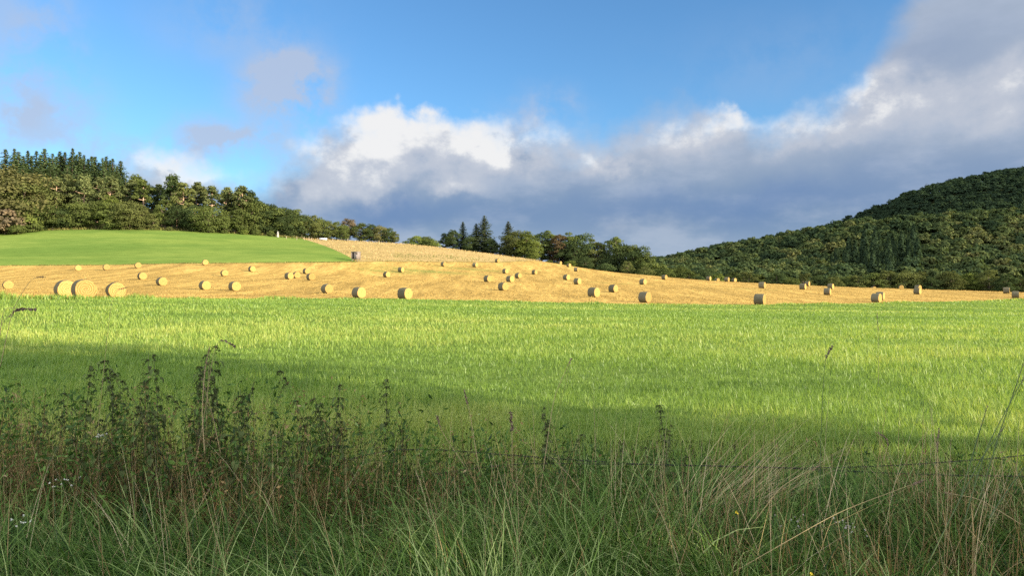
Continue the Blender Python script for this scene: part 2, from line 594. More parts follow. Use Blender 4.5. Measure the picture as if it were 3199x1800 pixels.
def sheet(name, u0, u1, lo, hi, material, lift, nu=160, ny=80):
    us = np.linspace(u0, u1, nu)
    a, b = lo(us), hi(us)
    t = np.linspace(0, 1, ny)[:, None] ** 1.3
    Y = a[None] + (b - a)[None] * t
    X = (us[None] - W / 2) / F * Y
    Z = terrain(X.ravel(), Y.ravel()).reshape(X.shape) + lift
    V = np.stack([X, Y, Z], -1).reshape(-1, 3)
    i = np.arange(ny - 1)[:, None] * nu + np.arange(nu - 1)[None]
    q = np.stack([i, i + 1, i + nu + 1, i + nu], -1).reshape(-1, 4)
    return tag(link(name, mesh(name, V, q, smooth=True), material), kind='structure')


ROT = math.radians(-45)
def green_patches(N, c):
    p = pos(N)
    f = N.noise(N.mapping(p, (1, 0.6, 1)), 0.035, 3.0, 0.6)
    x, y, z = N.sep(p)
    def at(u, v, yy, rx, ry):
        cx, cyy, cz = stand(u, v, yy)
        a, b = (x - cx) * (1 / rx), (y - cyy) * (1 / ry)
        return N.m('EXPONENT', (a * a + b * b) * -1.0)
    w = at(1330, 848, 210, 16, 5) + at(1210, 849, 205, 10, 3) * 0.8 + at(1480, 843, 222, 14, 5) * 0.8 + at(1930, 886, 190, 9, 3) * 0.8 + at(2330, 903, 160, 7, 3) * 0.5
    tex = N.noise(p, 0.9, 4.0, 0.7)
    return N.mix(N.m('MULTIPLY', N.m('ADD', w, N.smooth(f, 0.62, 0.8) * 0.12), N.smooth(tex, 0.3, 0.6), clamp=True), c, (0.16, 0.19, 0.05))


def tracks(N, c):
    """Swaths left by the combine: slightly darker and lighter bands."""
    p = pos(N)
    f = N.noise(N.mapping(p, (1, 0.12, 1), (0, 0, math.radians(45))), 0.28, 3.0, 0.6)
    c = N.mul(c, N.mix(N.smooth(f, 0.3, 0.7), (0.73, 0.71, 0.68), (1.16, 1.14, 1.08)))
    return green_patches(N, c)


M_STUBBLE = soil("stubble_ground", [(0.3, (0.26, 0.18, 0.062)), (0.5, (0.415, 0.28, 0.088)), (0.7, (0.54, 0.38, 0.13))], 1.1, (1, 0.22, 1), math.radians(45), 0.9, tracks)
M_MEADOW = soil("meadow_ground", [(0.3, (0.08, 0.13, 0.028)), (0.7, (0.16, 0.225, 0.05))], 2.0, bump=0.5)
M_UPPER = soil("upper_field_turf", [(0.3, (0.105, 0.165, 0.036)), (0.5, (0.145, 0.215, 0.047)), (0.72, (0.2, 0.265, 0.066))], 0.5, (0.3, 1, 1), math.radians(8), 1.0, lambda N, c: N.mul(c, N.mix(N.smooth(N.noise(N.mapping(pos(N), (0.5, 1.3, 1)), 0.05, 4.0, 0.6), 0.35, 0.65), (0.8, 0.86, 0.8), (1.12, 1.05, 1.0))))
M_ROUGHG = soil("rough_grass_ground", [(0.3, (0.2, 0.17, 0.06)), (0.5, (0.36, 0.26, 0.11)), (0.75, (0.5, 0.37, 0.18))], 0.3, (0.4, 1, 1), 0.0, 0.8)
M_GROUND = soil("dark_soil", [(0.3, (0.03, 0.035, 0.015)), (0.7, (0.06, 0.065, 0.025))], 0.8)

# the ground: one sheet out to the horizon, a little below the fields
def make_ground():
    us = np.concatenate([[-9000, -5000, -3000, -2000], np.arange(-1500, 4701, 60), [5200, 6000, 8000, 12000]]).astype(float)
    ys = np.concatenate([np.arange(-60, 12, 6), 12 * 1.06 ** np.arange(0, 92), [3000, 4500, 7000, 12000]])
    ys_eff = np.maximum(ys, 14.0)
    X = (us[None] - W / 2) / F * np.where(ys < 14, 14.0, ys)[:, None]
    Y = np.broadcast_to(ys[:, None], X.shape)
    Z = terrain(np.clip(X, -1500, 2200).ravel(), np.clip(Y, -40, 2200).ravel()).reshape(X.shape)
    wild = np.clip((np.abs(us - 1600) - 3100) / 1500, 0, 1)[None]
    Z = Z * (1 - wild) + wild * 0
    Z = Z - 0.45 * np.clip((Y - 10) / 10, 0, 1) - 1.2 * np.clip((Y - 60) / 60, 0, 1) * (Y < 330)
    nu = len(us)
    V = np.stack([X, Y, Z], -1).reshape(-1, 3)
    i = np.arange(len(ys) - 1)[:, None] * nu + np.arange(nu - 1)[None]
    q = np.stack([i, i + 1, i + nu + 1, i + nu], -1).reshape(-1, 4)
    tag(link("ground", mesh("ground", V, q, smooth=True), M_GROUND), kind='structure')


make_ground()
sheet("meadow", -1400, 4600, lambda u: np.full_like(u, 8.0), y_near, M_MEADOW, 0.0, 200, 90)
sheet("stubble_field", -1400, 4600, y_near, y_far, M_STUBBLE, 0.004, 300, 120)
sheet("upper_field", -1400, 945, y_far, y_wood, M_UPPER, 0.008, 200, 70)
sheet("upper_field_corner", 945, 1112, y_far, y_side, M_UPPER, 0.008, 40, 50).name = "upper_field.001"
sheet("rough_grass_field", 945, 1112, y_side, y_rough, M_ROUGHG, 0.012, 40, 50)
sheet("rough_grass_field", 1112, 1690, y_far, y_rough, M_ROUGHG, 0.012, 100, 50)

# ---------------------------------------------------------------- trees
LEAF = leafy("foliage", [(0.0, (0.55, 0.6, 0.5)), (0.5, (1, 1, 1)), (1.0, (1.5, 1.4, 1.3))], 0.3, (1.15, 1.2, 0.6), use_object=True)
BARK = plain("bark", (0.16, 0.12, 0.09), 0.9, 0.35, 3.0)
PINEBARK = plain("pine_bark", (0.5, 0.34, 0.24), 0.9, 0.25, 1.5)


def cards(P, Nrm, size, rnd, aspect=1.6):
    """Leaf-sized rhombs at P facing roughly Nrm."""
    n = len(P)
    Nrm = Nrm / (np.linalg.norm(Nrm, axis=1)[:, None] + 1e-9)
    r = rnd.normal(size=(n, 3))
    A = np.cross(Nrm, r)
    A /= np.linalg.norm(A, axis=1)[:, None] + 1e-9
    B = np.cross(Nrm, A)
    s = np.broadcast_to(np.asarray(size, float), (n,))[:, None]
    a, b = A * s * 0.5 * aspect, B * s * 0.5
    V = np.stack([P - a, P + b * (1 + 0.3 * rnd.random((n, 1))), P + a, P - b], 1)
    return V.reshape(-1, 3), np.arange(4 * n).reshape(n, 4)


def leaf_mesh(name, P, Nrm, size, tint, rnd, aspect=1.6):
    V, Q = cards(P, Nrm, size, rnd, aspect)
    return mesh(name, V, Q, {'tint': np.repeat(tint, 4)})


def root(name, loc=(0, 0, 0), rz=0.0):
    o = bpy.data.objects.new(name, None)
    COL.objects.link(o)
    o.location = loc
    o.rotation_euler = (0, 0, rz)
    o.empty_display_size = 0.3
    return o


def sphere_pts(n, rnd):
    p = rnd.normal(size=(n, 3))
    return p / np.linalg.norm(p, axis=1)[:, None]


def broadleaf(seed, h=14.0, rx=5.5, base=0.12, n_clump=46, per=150, leaf=0.33, name='broadleaf_tree', flat=0.0, bark=None):
    """Crown of leaf clumps on a lumpy egg; the trunk and limbs reach into it."""
    rnd = np.random.default_rng(seed)
    z0 = h * base
    ch = h - z0
    P, Nn, T = [], [], []
    cen = []
    tries = 0
    while len(cen) < n_clump and tries < 5000:
        tries += 1
        d = sphere_pts(1, rnd)[0]
        k = 0.55 + 0.45 * rnd.random() ** 0.5
        zz = d[2] * k
        wide = (1 - 0.25 * max(zz, 0) ** 2) * (1 - 0.35 * flat * max(-zz, 0))
        c = np.array([d[0] * k * rx * wide, d[1] * k * rx * wide, z0 + ch * (0.48 + 0.46 * zz)])
        c[:2] *= 0.85 + 0.3 * rnd.random()
        if all(np.linalg.norm(c - o) > rx * 0.27 for o in cen):
            cen.append(c)
    for c in cen:
        r = rx * (0.2 + 0.22 * rnd.random())
        n = int(per * (r / (rx * 0.32)) ** 2)
        d = sphere_pts(n, rnd)
        d[:, 2] = np.where(d[:, 2] < -0.3, -d[:, 2], d[:, 2])
        rr = r * (0.5 + 0.7 * rnd.random(n) ** 0.8)
        P.append(c + d * rr[:, None] * np.array([1.1, 1.1, 0.78]))
        axis = c - np.array([0, 0, z0 + ch * 0.35])
        axis /= np.linalg.norm(axis) + 1e-6
        Nn.append(d + 0.35 * axis + 0.6 * rnd.normal(size=(n, 3)))
        T.append(np.clip(rnd.normal(0.5, 0.13, n) + rnd.normal(0, 0.12), 0, 1))
    P, Nn, T = np.concatenate(P), np.concatenate(Nn), np.concatenate(T)
    top = P[:, 2].max()
    t = root(name)
    paths, rad = [], []
    bend = rnd.normal(0, 0.03, 2) * h
    tr = [(bend[0] * k * k, bend[1] * k * k, z0 * 0 + k * h * 0.72) for k in np.linspace(-0.03, 1, 8)]
    paths.append(tr)
    rad.append(h * 0.022 * (1.15 - np.linspace(0, 1, 8)) + 0.03)
    for c in cen[::3]:
        k = 0.25 + 0.45 * rnd.random()
        s = np.array([bend[0] * k * k, bend[1] * k * k, k * h * 0.72])
        s[2] = min(s[2], c[2] - 0.05 * h)
        mid = (s + c) / 2 + rnd.normal(0, 0.02 * h, 3)
        paths.append([s, mid, c])
        rad.append([h * 0.009, h * 0.006, h * 0.003])
    V, Q = tubes(paths, rad, 5)
    link('trunk', mesh('trunk', V, [Q], smooth=True), bark or BARK, t)
    link('crown', leaf_mesh('crown', P, Nn, leaf * (0.7 + 0.6 * rnd.random(len(P))), T, rnd), LEAF, t)
    t['h'] = float(top)
    return t


def spruce(seed, h=26.0, R=3.6, base=0.06, dens=1.0, name='spruce_tree'):
    rnd = np.random.default_rng(seed)
    P, Nn, T, SZ = [], [], [], []
    z = h * base
    paths, rad = [[(0, 0, -0.5), (0.02 * h * rnd.normal() * 0.3, 0, h * 0.5), (0, 0, h)]], [[h * 0.013, h * 0.009, 0.03]]
    while z < h * 0.99:
        t = z / h
        r = R * (1 - t) ** 0.72 * (0.8 + 0.4 * rnd.random()) + 0.12
        nb = max(4, int((5 + 5 * (1 - t)) * dens))
        ph = rnd.random() * 6.28
        for k in range(nb):
            if rnd.random() < 0.1:
                continue
            th = ph + 6.283 * k / nb + rnd.normal(0, 0.2)
            L = r * (0.75 + 0.4 * rnd.random())
            m = max(3, int(L / 0.3 * dens * 2.0))
            s = (np.arange(m) + rnd.random(m)) / m
            dirv = np.array([math.cos(th), math.sin(th)])
            side = rnd.normal(0, 0.2, m) * L * 0.55 * (1 - 0.4 * s)
            x = dirv[0] * L * s - dirv[1] * side
            y = dirv[1] * L * s + dirv[0] * side
            zz = z + L * (0.12 - 0.55 * s + 0.33 * s * s) + rnd.normal(0, 0.08, m)
            P.append(np.stack([x, y, zz], -1))
            Nn.append(np.stack([np.full(m, dirv[0] * 0.55), np.full(m, dirv[1] * 0.55), np.full(m, 0.55)], -1) + 0.55 * rnd.normal(size=(m, 3)))
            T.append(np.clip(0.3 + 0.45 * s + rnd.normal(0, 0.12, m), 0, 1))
            SZ.append(0.22 + 0.3 * rnd.random(m) * (1.15 - t))
        z += max(0.25, h * 0.026 * (1.15 - 0.7 * t) / dens)
    t = root(name)
    V, Q = tubes(paths, rad, 6)
    link('trunk', mesh('trunk', V, [Q], smooth=True), BARK, t)
    P = np.concatenate(P)
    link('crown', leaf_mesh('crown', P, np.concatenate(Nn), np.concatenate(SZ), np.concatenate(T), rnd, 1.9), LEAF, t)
    t['h'] = h
    return t


def pine(seed, h=20.0, R=4.2, bare=0.42, n_clump=26, lean=0.05, name='pine_tree', fork=False):
    """Scots pine: bare reddish stem, open tiers of needle pads."""
    rnd = np.random.default_rng(seed)
    k = np.linspace(0, 1, 10)
    bx, by = rnd.normal(0, lean, 2) * h
    ax = np.stack([bx * k ** 2 + 0.012 * h * np.sin(k * 7 + seed), by * k ** 2, -0.5 + k * (h * 0.95 + 0.5)], -1)
    paths, rad = [ax], [h * 0.017 * (1.1 - k) + 0.05]
    P, Nn, T = [], [], []
    for i in range(n_clump):
        f = bare + (1 - bare) * (i + rnd.random()) / n_clump
        s = np.array([np.interp(f, k, ax[:, j]) for j in range(3)])
        th = i * 2.4 + rnd.normal(0, 0.5)
        prof = math.sin(min(1, (f - bare) / (1 - bare) * 0.85 + 0.22) * math.pi) ** 0.7
        L = R * prof * (0.35 + 0.75 * rnd.random())
        c = s + np.array([math.cos(th) * L, math.sin(th) * L, L * 0.25 + rnd.normal(0, 0.2)])
        paths.append([s, (s + c) / 2 + np.array([0, 0, -0.08 * L]), c])
        rad.append([h * 0.0065, h * 0.005, h * 0.002])
        r = R * (0.26 + 0.2 * rnd.random())
        n = 95
        d = sphere_pts(n, rnd)
        P.append(c + d * (r * (0.5 + 0.6 * rnd.random(n)))[:, None] * np.array([1.2, 1.2, 0.55]) + np.array([0, 0, 0.15]))
        Nn.append(d + np.array([0, 0, 0.5]) + 0.6 * rnd.normal(size=(n, 3)))
        T.append(np.clip(rnd.normal(0.5, 0.14, n) + rnd.normal(0, 0.12), 0, 1))
    if fork:
        s = ax[5]
        paths.append([s, s + np.array([0.09 * h, 0, 0.09 * h]), s + np.array([0.14 * h, 0.0, 0.2 * h])])
        rad.append([h * 0.011, h * 0.008, h * 0.004])
    V, Q = tubes(paths, rad, 6)
    t = root(name)
    link('trunk', mesh('trunk', V, [Q], smooth=True), PINEBARK, t)
    P = np.concatenate(P)
    link('crown', leaf_mesh('crown', P, np.concatenate(Nn), 0.3 + 0.3 * rnd.random(len(P)), np.concatenate(T), rnd, 2.0), LEAF, t)
    t['h'] = float(P[:, 2].max())
    return t


PROTO, USED = {}, set()


def kind(k):
    """Each kind is modelled once (three or four shapes) and copied after that."""
    if k not in PROTO:
        if k == 'spruce':
            PROTO[k] = [spruce(s, 26, r_) for s, r_ in ((1, 3.7), (2, 3.2), (3, 4.2), (4, 3.5))]
        elif k == 'fir':
            PROTO[k] = [spruce(s, 18, 4.4, 0.04, 0.9, 'fir_tree') for s in (7, 8)]
        elif k == 'pine':
            PROTO[k] = [pine(21), pine(22, 20, 4.6, 0.35, 30), pine(23, 20, 3.6, 0.5, 22, 0.08), pine(24, 20, 4.3, 0.4, 26, 0.05, 'pine_tree', True)]
        elif k == 'oak':
            PROTO[k] = [broadleaf(31, 14, 5.6, -0.02), broadleaf(32, 14, 5.0, 0.0, 44), broadleaf(33, 14, 6.2, -0.02, 54), broadleaf(34, 14, 4.4, 0.0, 40)]
        elif k == 'bush':
            PROTO[k] = [broadleaf(41, 5, 3.0, 0.0, 30, 80, 0.32, 'bush'), broadleaf(42, 5, 3.6, 0.0, 34, 80, 0.32, 'bush')]
        elif k == 'far':
            PROTO[k] = [broadleaf(51, 14, 5.6, 0.05, 30, 46, 0.85), broadleaf(52, 15, 5.0, 0.05, 28, 46, 0.85), broadleaf(53, 14, 6.4, 0.05, 34, 46, 0.85)]
        elif k == 'slim':
            PROTO[k] = [broadleaf(61, 16, 3.6, 0.05, 40, 130, 0.33), broadleaf(62, 16, 4.0, 0.08, 40, 130, 0.33)]
    return PROTO[k]


TREEN = 0


def tree(k, u, vtop, y, rgb, label, group, cat='tree', wide=1.0, which=None, sink=0.3):
    """A tree of kind k standing y metres out, its tip on the line of sight (u, vtop)."""
    global TREEN
    TREEN += 1
    ps = kind(k)
    i = which if which is not None else TREEN % len(ps)
    p = ps[i]
    x, yy, z = ground_at(u, y)
    H = CAMZ + (CY - vtop) / F * y - z + sink
    s = max(H, 1.0) / p['h']
    if (k, i) in USED:
        o = copy_tree(p)
    else:
        o = p
        USED.add((k, i))
    o.location = (x, yy, z - sink)
    o.rotation_euler = (0, 0, (TREEN * 2.399) % 6.283)
    o.scale = (s * wide, s * wide, s)
    for c in o.children:
        if c.name.startswith('crown'):
            c.color = (*rgb, 1)
    tag(o, label, cat, group)
    return o


G_SPR, G_PINE, G_OAK, G_DK, G_LT = (0.068, 0.1, 0.043), (0.115, 0.135, 0.055), (0.095, 0.12, 0.038), (0.06, 0.085, 0.034), (0.14, 0.175, 0.045)
G_BRN, G_RED, G_OLV = (0.125, 0.125, 0.052), (0.15, 0.12, 0.08), (0.112, 0.128, 0.045)
ORD = ['first', 'second', 'third', 'fourth', 'fifth', 'sixth', 'seventh', 'eighth', 'ninth', 'tenth', 'eleventh', 'twelfth', 'thirteenth', 'fourteenth', 'fifteenth', 'sixteenth', 'seventeenth', 'eighteenth',
       'nineteenth', 'twentieth', 'twenty-first', 'twenty-second', 'twenty-third', 'twenty-fourth', 'twenty-fifth', 'twenty-sixth', 'twenty-seventh', 'twenty-eighth', 'twenty-ninth', 'thirtieth']

# spruces on the skyline of the wood
SPR = [(-60, 470), (15, 466), (45, 462), (60, 470), (84, 464), (112, 472), (140, 463), (167, 476), (185, 468), (203, 477), (229, 463), (246, 472), (262, 480), (287, 482), (300, 490), (318, 492), (332, 486), (354, 490), (374, 505)]
for i, (u, v) in enumerate(SPR):
    tree('spruce', u + (i * 5) % 7 - 3, v + (i * 11) % 9 - 3, 338 + (i * 7) % 16, tuple(c * (0.9 + 0.06 * (i % 4)) for c in G_SPR), f"dark pointed spruce on the skyline of the wood, {ORD[i]} from the outer end", "spruces on the skyline of the wood", wide=1.6 + 0.17 * ((i * 3) % 5))
SPR2 = [(-20, 520), (30, 525), (75, 520), (105, 535), (128, 520), (157, 530), (176, 540), (210, 525), (238, 530), (270, 535), (295, 540), (325, 535), (345, 550), (365, 545), (392, 560)]
for i, (u, v) in enumerate(SPR2):
    tree('spruce', u, v - 14 + (i * 7) % 11, 328 + (i * 5) % 9, G_SPR, f"lower spruce tucked in front of the skyline spruces, {ORD[i]} from the outer end", "lower spruces inside the wood", wide=1.8 + 0.2 * ((i * 3) % 4))
for i in range(3, len(SPR) - 1):
    (u0_, v0_), (u1_, v1_) = SPR[i], SPR[i + 1]
    tree('spruce', (u0_ + u1_) / 2 + 1, max(v0_, v1_) + 9 + (i * 5) % 8, 346 + (i * 3) % 8, G_SPR, f"spruce filling a gap behind the skyline tips of the wood, {ORD[i - 3]} from the outer end", "spruces filling the skyline gaps", wide=1.9)
# pines before them
PIN = [(172, 552, G_PINE, 2), (150, 575, G_PINE, 0), (205, 545, G_PINE, 3), (262, 543, G_PINE, 1), (232, 560, G_OLV, 0), (305, 553, G_PINE, 2), (338, 548, G_PINE, 1), (405, 560, G_PINE, 0), (430, 545, G_OAK, 1), (452, 560, G_OAK, 2),
       (478, 578, G_DK, 1), (505, 575, G_PINE, 0), (536, 540, G_DK, 1), (553, 575, G_PINE, 2), (577, 569, G_OLV, 3), (606, 568, G_PINE, 0), (634, 583, G_OLV, 1), (666, 580, G_PINE, 2), (702, 583, G_PINE, 0), (742, 583, G_PINE, 1),
       (757, 580, G_PINE, 2), (787, 594, G_DK, 1), (720, 600, G_DK, 0)]
PTXT = {172: "leaning bare pale stem", 205: "forked pink stem showing below its crown", 305: "reddish stem and open crown", 577: "tall pale stem with thin crown", 536: "dark narrow tip rising above its neighbours"}
for i, (u, v, c, w) in enumerate(PIN):
    extra = PTXT.get(u)
    lab = f"pine with {extra}, at the front of the wood" if extra else f"ragged olive green pine in the wood, {ORD[i]} of its pines from the outer end"
    tree('pine', u, v, 312 + (i * 5) % 14, c, lab, "pines at the front of the wood", wide=0.95, which=w)
# broadleaved trees along the foot of the wood
OAKS = [(20, 515, G_BRN, 300, 1.25, 2, "broad brownish tree at the outer end of the wood"), (75, 545, G_OLV, 303, 1.1, 0, "olive crown beside the broad brownish tree"), (85, 610, G_OAK, 299, 1.0, 1, "green tree in front of the brownish tree"),
        (-60, 540, G_OLV, 302, 1.2, 0, "olive tree cut by the edge of the view"), (130, 655, G_DK, 302, 1.3, 2, "low dark tree at the foot of the forked pine"), (165, 640, G_OAK, 302, 1.2, 1, "low green tree in front of the leaning pine"),
        (205, 648, G_DK, 303, 1.3, 0, "dark bushy tree below the forked pine"), (250, 628, G_OAK, 304, 1.2, 2, "round green tree at the wood foot, beside the dark bushy one"), (300, 625, G_OAK, 304, 1.1, 3, "green tree under the reddish pine stem"),
        (345, 610, G_LT, 305, 0.9, 1, "small bright yellow-green tree among the pines"), (350, 632, G_OAK, 302, 1.1, 0, "green tree just below the yellow-green one"), (405, 625, G_OLV, 303, 1.35, 2, "wide olive tree spreading over the field edge"),
        (440, 640, G_OLV, 304, 1.0, 1, "olive tree on the near flank of the wide spreading one"), (480, 668, G_OLV, 305, 1.0, 0, "low olive tree at the gap in the wood"), (515, 620, G_OAK, 308, 0.9, 3, "narrow green tree beyond the gap in the wood"),
        (555, 640, G_DK, 308, 1.0, 1, "dark low tree at the foot of the tall pale stem"), (600, 640, G_DK, 307, 1.0, 0, "dark tree beside the big rounded crown"), (650, 640, G_OAK, 307, 1.45, 2, "big rounded dark green crown on the field edge"),
        (700, 665, G_OAK, 309, 1.1, 1, "green tree touching the big rounded crown"), (735, 640, G_OAK, 312, 1.1, 3, "olive green tree ahead of the last pines"), (770, 628, G_OAK, 315, 1.1, 0, "green tree where the pines give way to oaks"),
        (778, 607, G_DK, 322, 1.0, 1, "dark tree rising behind the first oaks"), (802, 622, G_OAK, 320, 1.1, 2, "first oak of the falling row past the pines"), (830, 632, G_DK, 320, 1.1, 0, "second oak of the falling row past the pines"),
        (862, 645, G_OAK, 321, 1.15, 1, "oak behind the pale stone marker"), (893, 647, G_DK, 322, 1.1, 2, "dark oak after the stone marker"), (918, 653, G_OAK, 324, 1.1, 3, "green oak halfway down the falling row"),
        (942, 668, G_DK, 326, 1.1, 0, "dark oak at the top of the gold slope"), (973, 672, G_OLV, 328, 1.15, 1, "olive oak over the first fence posts"), (997, 678, G_OAK, 330, 1.1, 2, "green oak behind the white trough"),
        (1026, 690, G_OLV, 333, 1.0, 0, "pale olive tree after the white trough"), (1052, 692, G_OAK, 335, 1.0, 3, "green tree beside the reddish thin-topped one"), (1088, 682, G_RED, 338, 0.9, 1, "thin-topped reddish tree on the skyline"),
        (1072, 700, G_OAK, 334, 1.0, 2, "low green tree under the reddish crown"), (1128, 696, G_OAK, 336, 1.2, 0, "rounded green tree after the reddish crown"), (1160, 700, G_DK, 337, 1.1, 1, "dark rounded tree near the end of the row"),
        (1185, 703, G_BRN, 338, 1.1, 2, "brown-green tree near the end of the row"), (1212, 711, G_DK, 338, 1.1, 0, "dark tree second from the end of the row"), (1232, 721, G_OLV, 338, 1.0, 3, "small tree ending the row above the gold slope")]
for (u, v, c, y, wd, w, lab) in OAKS:
    tree('oak', u, v, y, c, lab, "broadleaved trees of the wood edge", wide=wd, which=w)
for i, (u, v, y, c, lab) in enumerate([(15, 655, 291, G_RED, "bare purplish brown bush at the outer field corner"), (55, 700, 290, G_OAK, "dense dark green bush at the outer field corner"), (105, 690, 296, G_OAK, "yellowish green bush beside the dark corner bush"), (440, 707, 303, G_OLV, "low olive bush on the field edge below the wide tree"), (530, 708, 304, G_OLV, "low bush in the gap of the wood"),
                                      (760, 712, 311, G_LT, "light green bush before the pines"), (800, 715, 313, G_OAK, "green bush before the falling row of oaks"), (700, 716, 308, G_OAK, "small bush below the rounded crown"), (845, 722, 315, G_OAK, "small bush beside the stone marker"), (-40, 670, 292, G_OAK, "green bush at the edge of the view"),
                                      (75, 665, 297, G_LT, "tall yellow-green bush under the brownish tree")]):
    tree('bush', u, v, y, c, lab, "bushes along the wood edge", 'bush', wide=1.15 if u < 100 else 1.0)
# hedge showing over the saddle, far behind
for i, (u, v, c) in enumerate([(1282, 742, G_LT), (1305, 735, G_LT), (1332, 738, G_OAK), (1350, 745, G_LT)]):
    tree('oak', u, v, 430, c, f"pale green tree far behind the saddle of the gold slope, {ORD[i]} from the wood", "far trees over the saddle", wide=1.25)
# the clump in the middle
MID = [('oak', 1393, 728, 346, G_DK, 1.0, "dark tree starting the middle clump"), ('spruce', 1446, 692, 348, G_DK, 2.3, "dark blunt conifer at the near end of the middle clump"), ('oak', 1415, 718, 344, G_DK, 1.0, "dark broad tree filling the foot of the blunt conifer"),
       ('oak', 1468, 735, 342, G_DK, 1.0, "dark tree between the blunt conifer and the tall fir"), ('fir', 1488, 697, 344, G_DK, 1.7, "lesser fir leaning against the tallest fir"), ('fir', 1513, 672, 342, (0.05, 0.066, 0.036), 1.6, "tallest fir of the middle clump, with a thin pointed top"),
       ('oak', 1535, 745, 338, G_DK, 1.0, "dark tree at the foot of the tallest fir"), ('fir', 1588, 690, 346, (0.055, 0.07, 0.038), 1.6, "lone pointed fir behind the light green tree"), ('oak', 1560, 765, 336, G_DK, 0.9, "low dark tree in front of the two firs"),
       ('oak', 1610, 719, 334, G_OLV, 1.05, "light green broad tree below the lone fir"), ('oak', 1645, 722, 332, G_LT, 1.05, "brightest green tree of the middle clump"), ('oak', 1662, 745, 330, G_LT, 0.9, "bright tree reaching the stubble edge"),
       ('slim', 1690, 725, 336, G_DK, 1.1, "dark tree after the bright green one"), ('slim', 1717, 720, 338, G_OAK, 1.1, "green slender crown at the top of the clump's second half"), ('slim', 1742, 733, 334, (0.12, 0.09, 0.05), 1.1, "brownish thin tree in the middle clump"),
       ('slim', 1779, 725, 336, G_OAK, 1.2, "slender green tree beside the brownish one"), ('oak', 1762, 752, 332, G_DK, 0.9, "dark lower tree before the brownish one"), ('oak', 1816, 727, 336, G_DK, 1.0, "round-topped dark tree after the slender ones"), ('oak', 1795, 760, 330, G_DK, 0.9, "low dark tree under the round-topped one"),
       ('slim', 1847, 747, 334, G_OLV, 1.1, "olive tree before the gap in the clump"), ('oak', 1868, 755, 332, G_OLV, 0.9, "thin olive tree right at the gap in the clump"), ('oak', 1893, 790, 328, G_DK, 0.9, "low dark tree filling the gap"), ('slim', 1915, 740, 330, G_OAK, 1.1, "tall tree just past the gap in the clump"),
       ('oak', 1943, 758, 328, G_DK, 1.1, "dark tree after the tall one past the gap"), ('oak', 1974, 765, 325, G_OAK, 1.0, "wide green tree on the falling end of the clump"), ('oak', 1996, 767, 322, G_DK, 0.95, "dark tree on the falling end of the clump"), ('oak', 2016, 790, 318, G_OAK, 1.0, "green tree second from the clump's low end"),
       ('oak', 1830, 800, 318, G_DK, 1.1, "low dark tree by the lonely ridge bale"), ('oak', 1960, 815, 312, G_OLV, 1.1, "low olive tree on the stubble edge"), ('bush', 2052, 822, 305, G_OAK, 1.1, "bush below the clump's low end"), ('bush', 2080, 838, 298, G_OAK, 1.1, "bush before the valley bushes"),
       ('oak', 2125, 828, 330, G_OAK, 1.0, "rounded valley tree between clump and hill"), ('bush', 2152, 846, 300, G_OAK, 1.2, "leafy bush beside the rounded valley tree"), ('bush', 2185, 862, 290, G_DK, 1.0, "last small bush before the hill bales"), ('bush', 1715, 812, 318, G_OAK, 1.2, "green bush where gold grass meets stubble"),
       ('bush', 1780, 815, 316, G_LT, 1.3, "light green bush behind the pair of ridge bales"), ('bush', 1890, 822, 306, G_DK, 1.3, "dark bush along the stubble ridge"), ('bush', 1740, 818, 316, G_DK, 1.1, "dark bush next to the gold grass"), ('bush', 2020, 835, 296, G_OLV, 1.2, "olive bush on the ridge below the clump")]
for (k, u, v, y, c, wd, lab) in MID:
    tree(k, u, v, y, tuple(a * 0.92 for a in c), lab, "trees of the middle clump", 'bush' if k == 'bush' else 'tree', wide=wd)

# the wooded hill: its front trees one by one, the rest as one mass
EDGEH = []
hr = np.random.default_rng(5)
for i in range(26):
    u = 2110 + i * 45 + hr.normal(0, 9)
    EDGEH.append((u, 432 - (u - 2110) * 0.02 + hr.normal(0, 5)))
for i, (u, y) in enumerate(EDGEH):
    x, yy, z = ground_at(u, y)
    vt = CY - (z + 10.5 + 4.5 * hr.random() - CAMZ) / y * F
    c = [G_OAK, G_DK, G_LT, G_OLV, G_OAK][int(hr.integers(5))]
    tree('oak', u, vt, y, tuple(a * 0.8 for a in c), f"broad tree on the hill foot behind the stubble, {ORD[i]} from the valley end", "trees along the hill foot", wide=1.15)


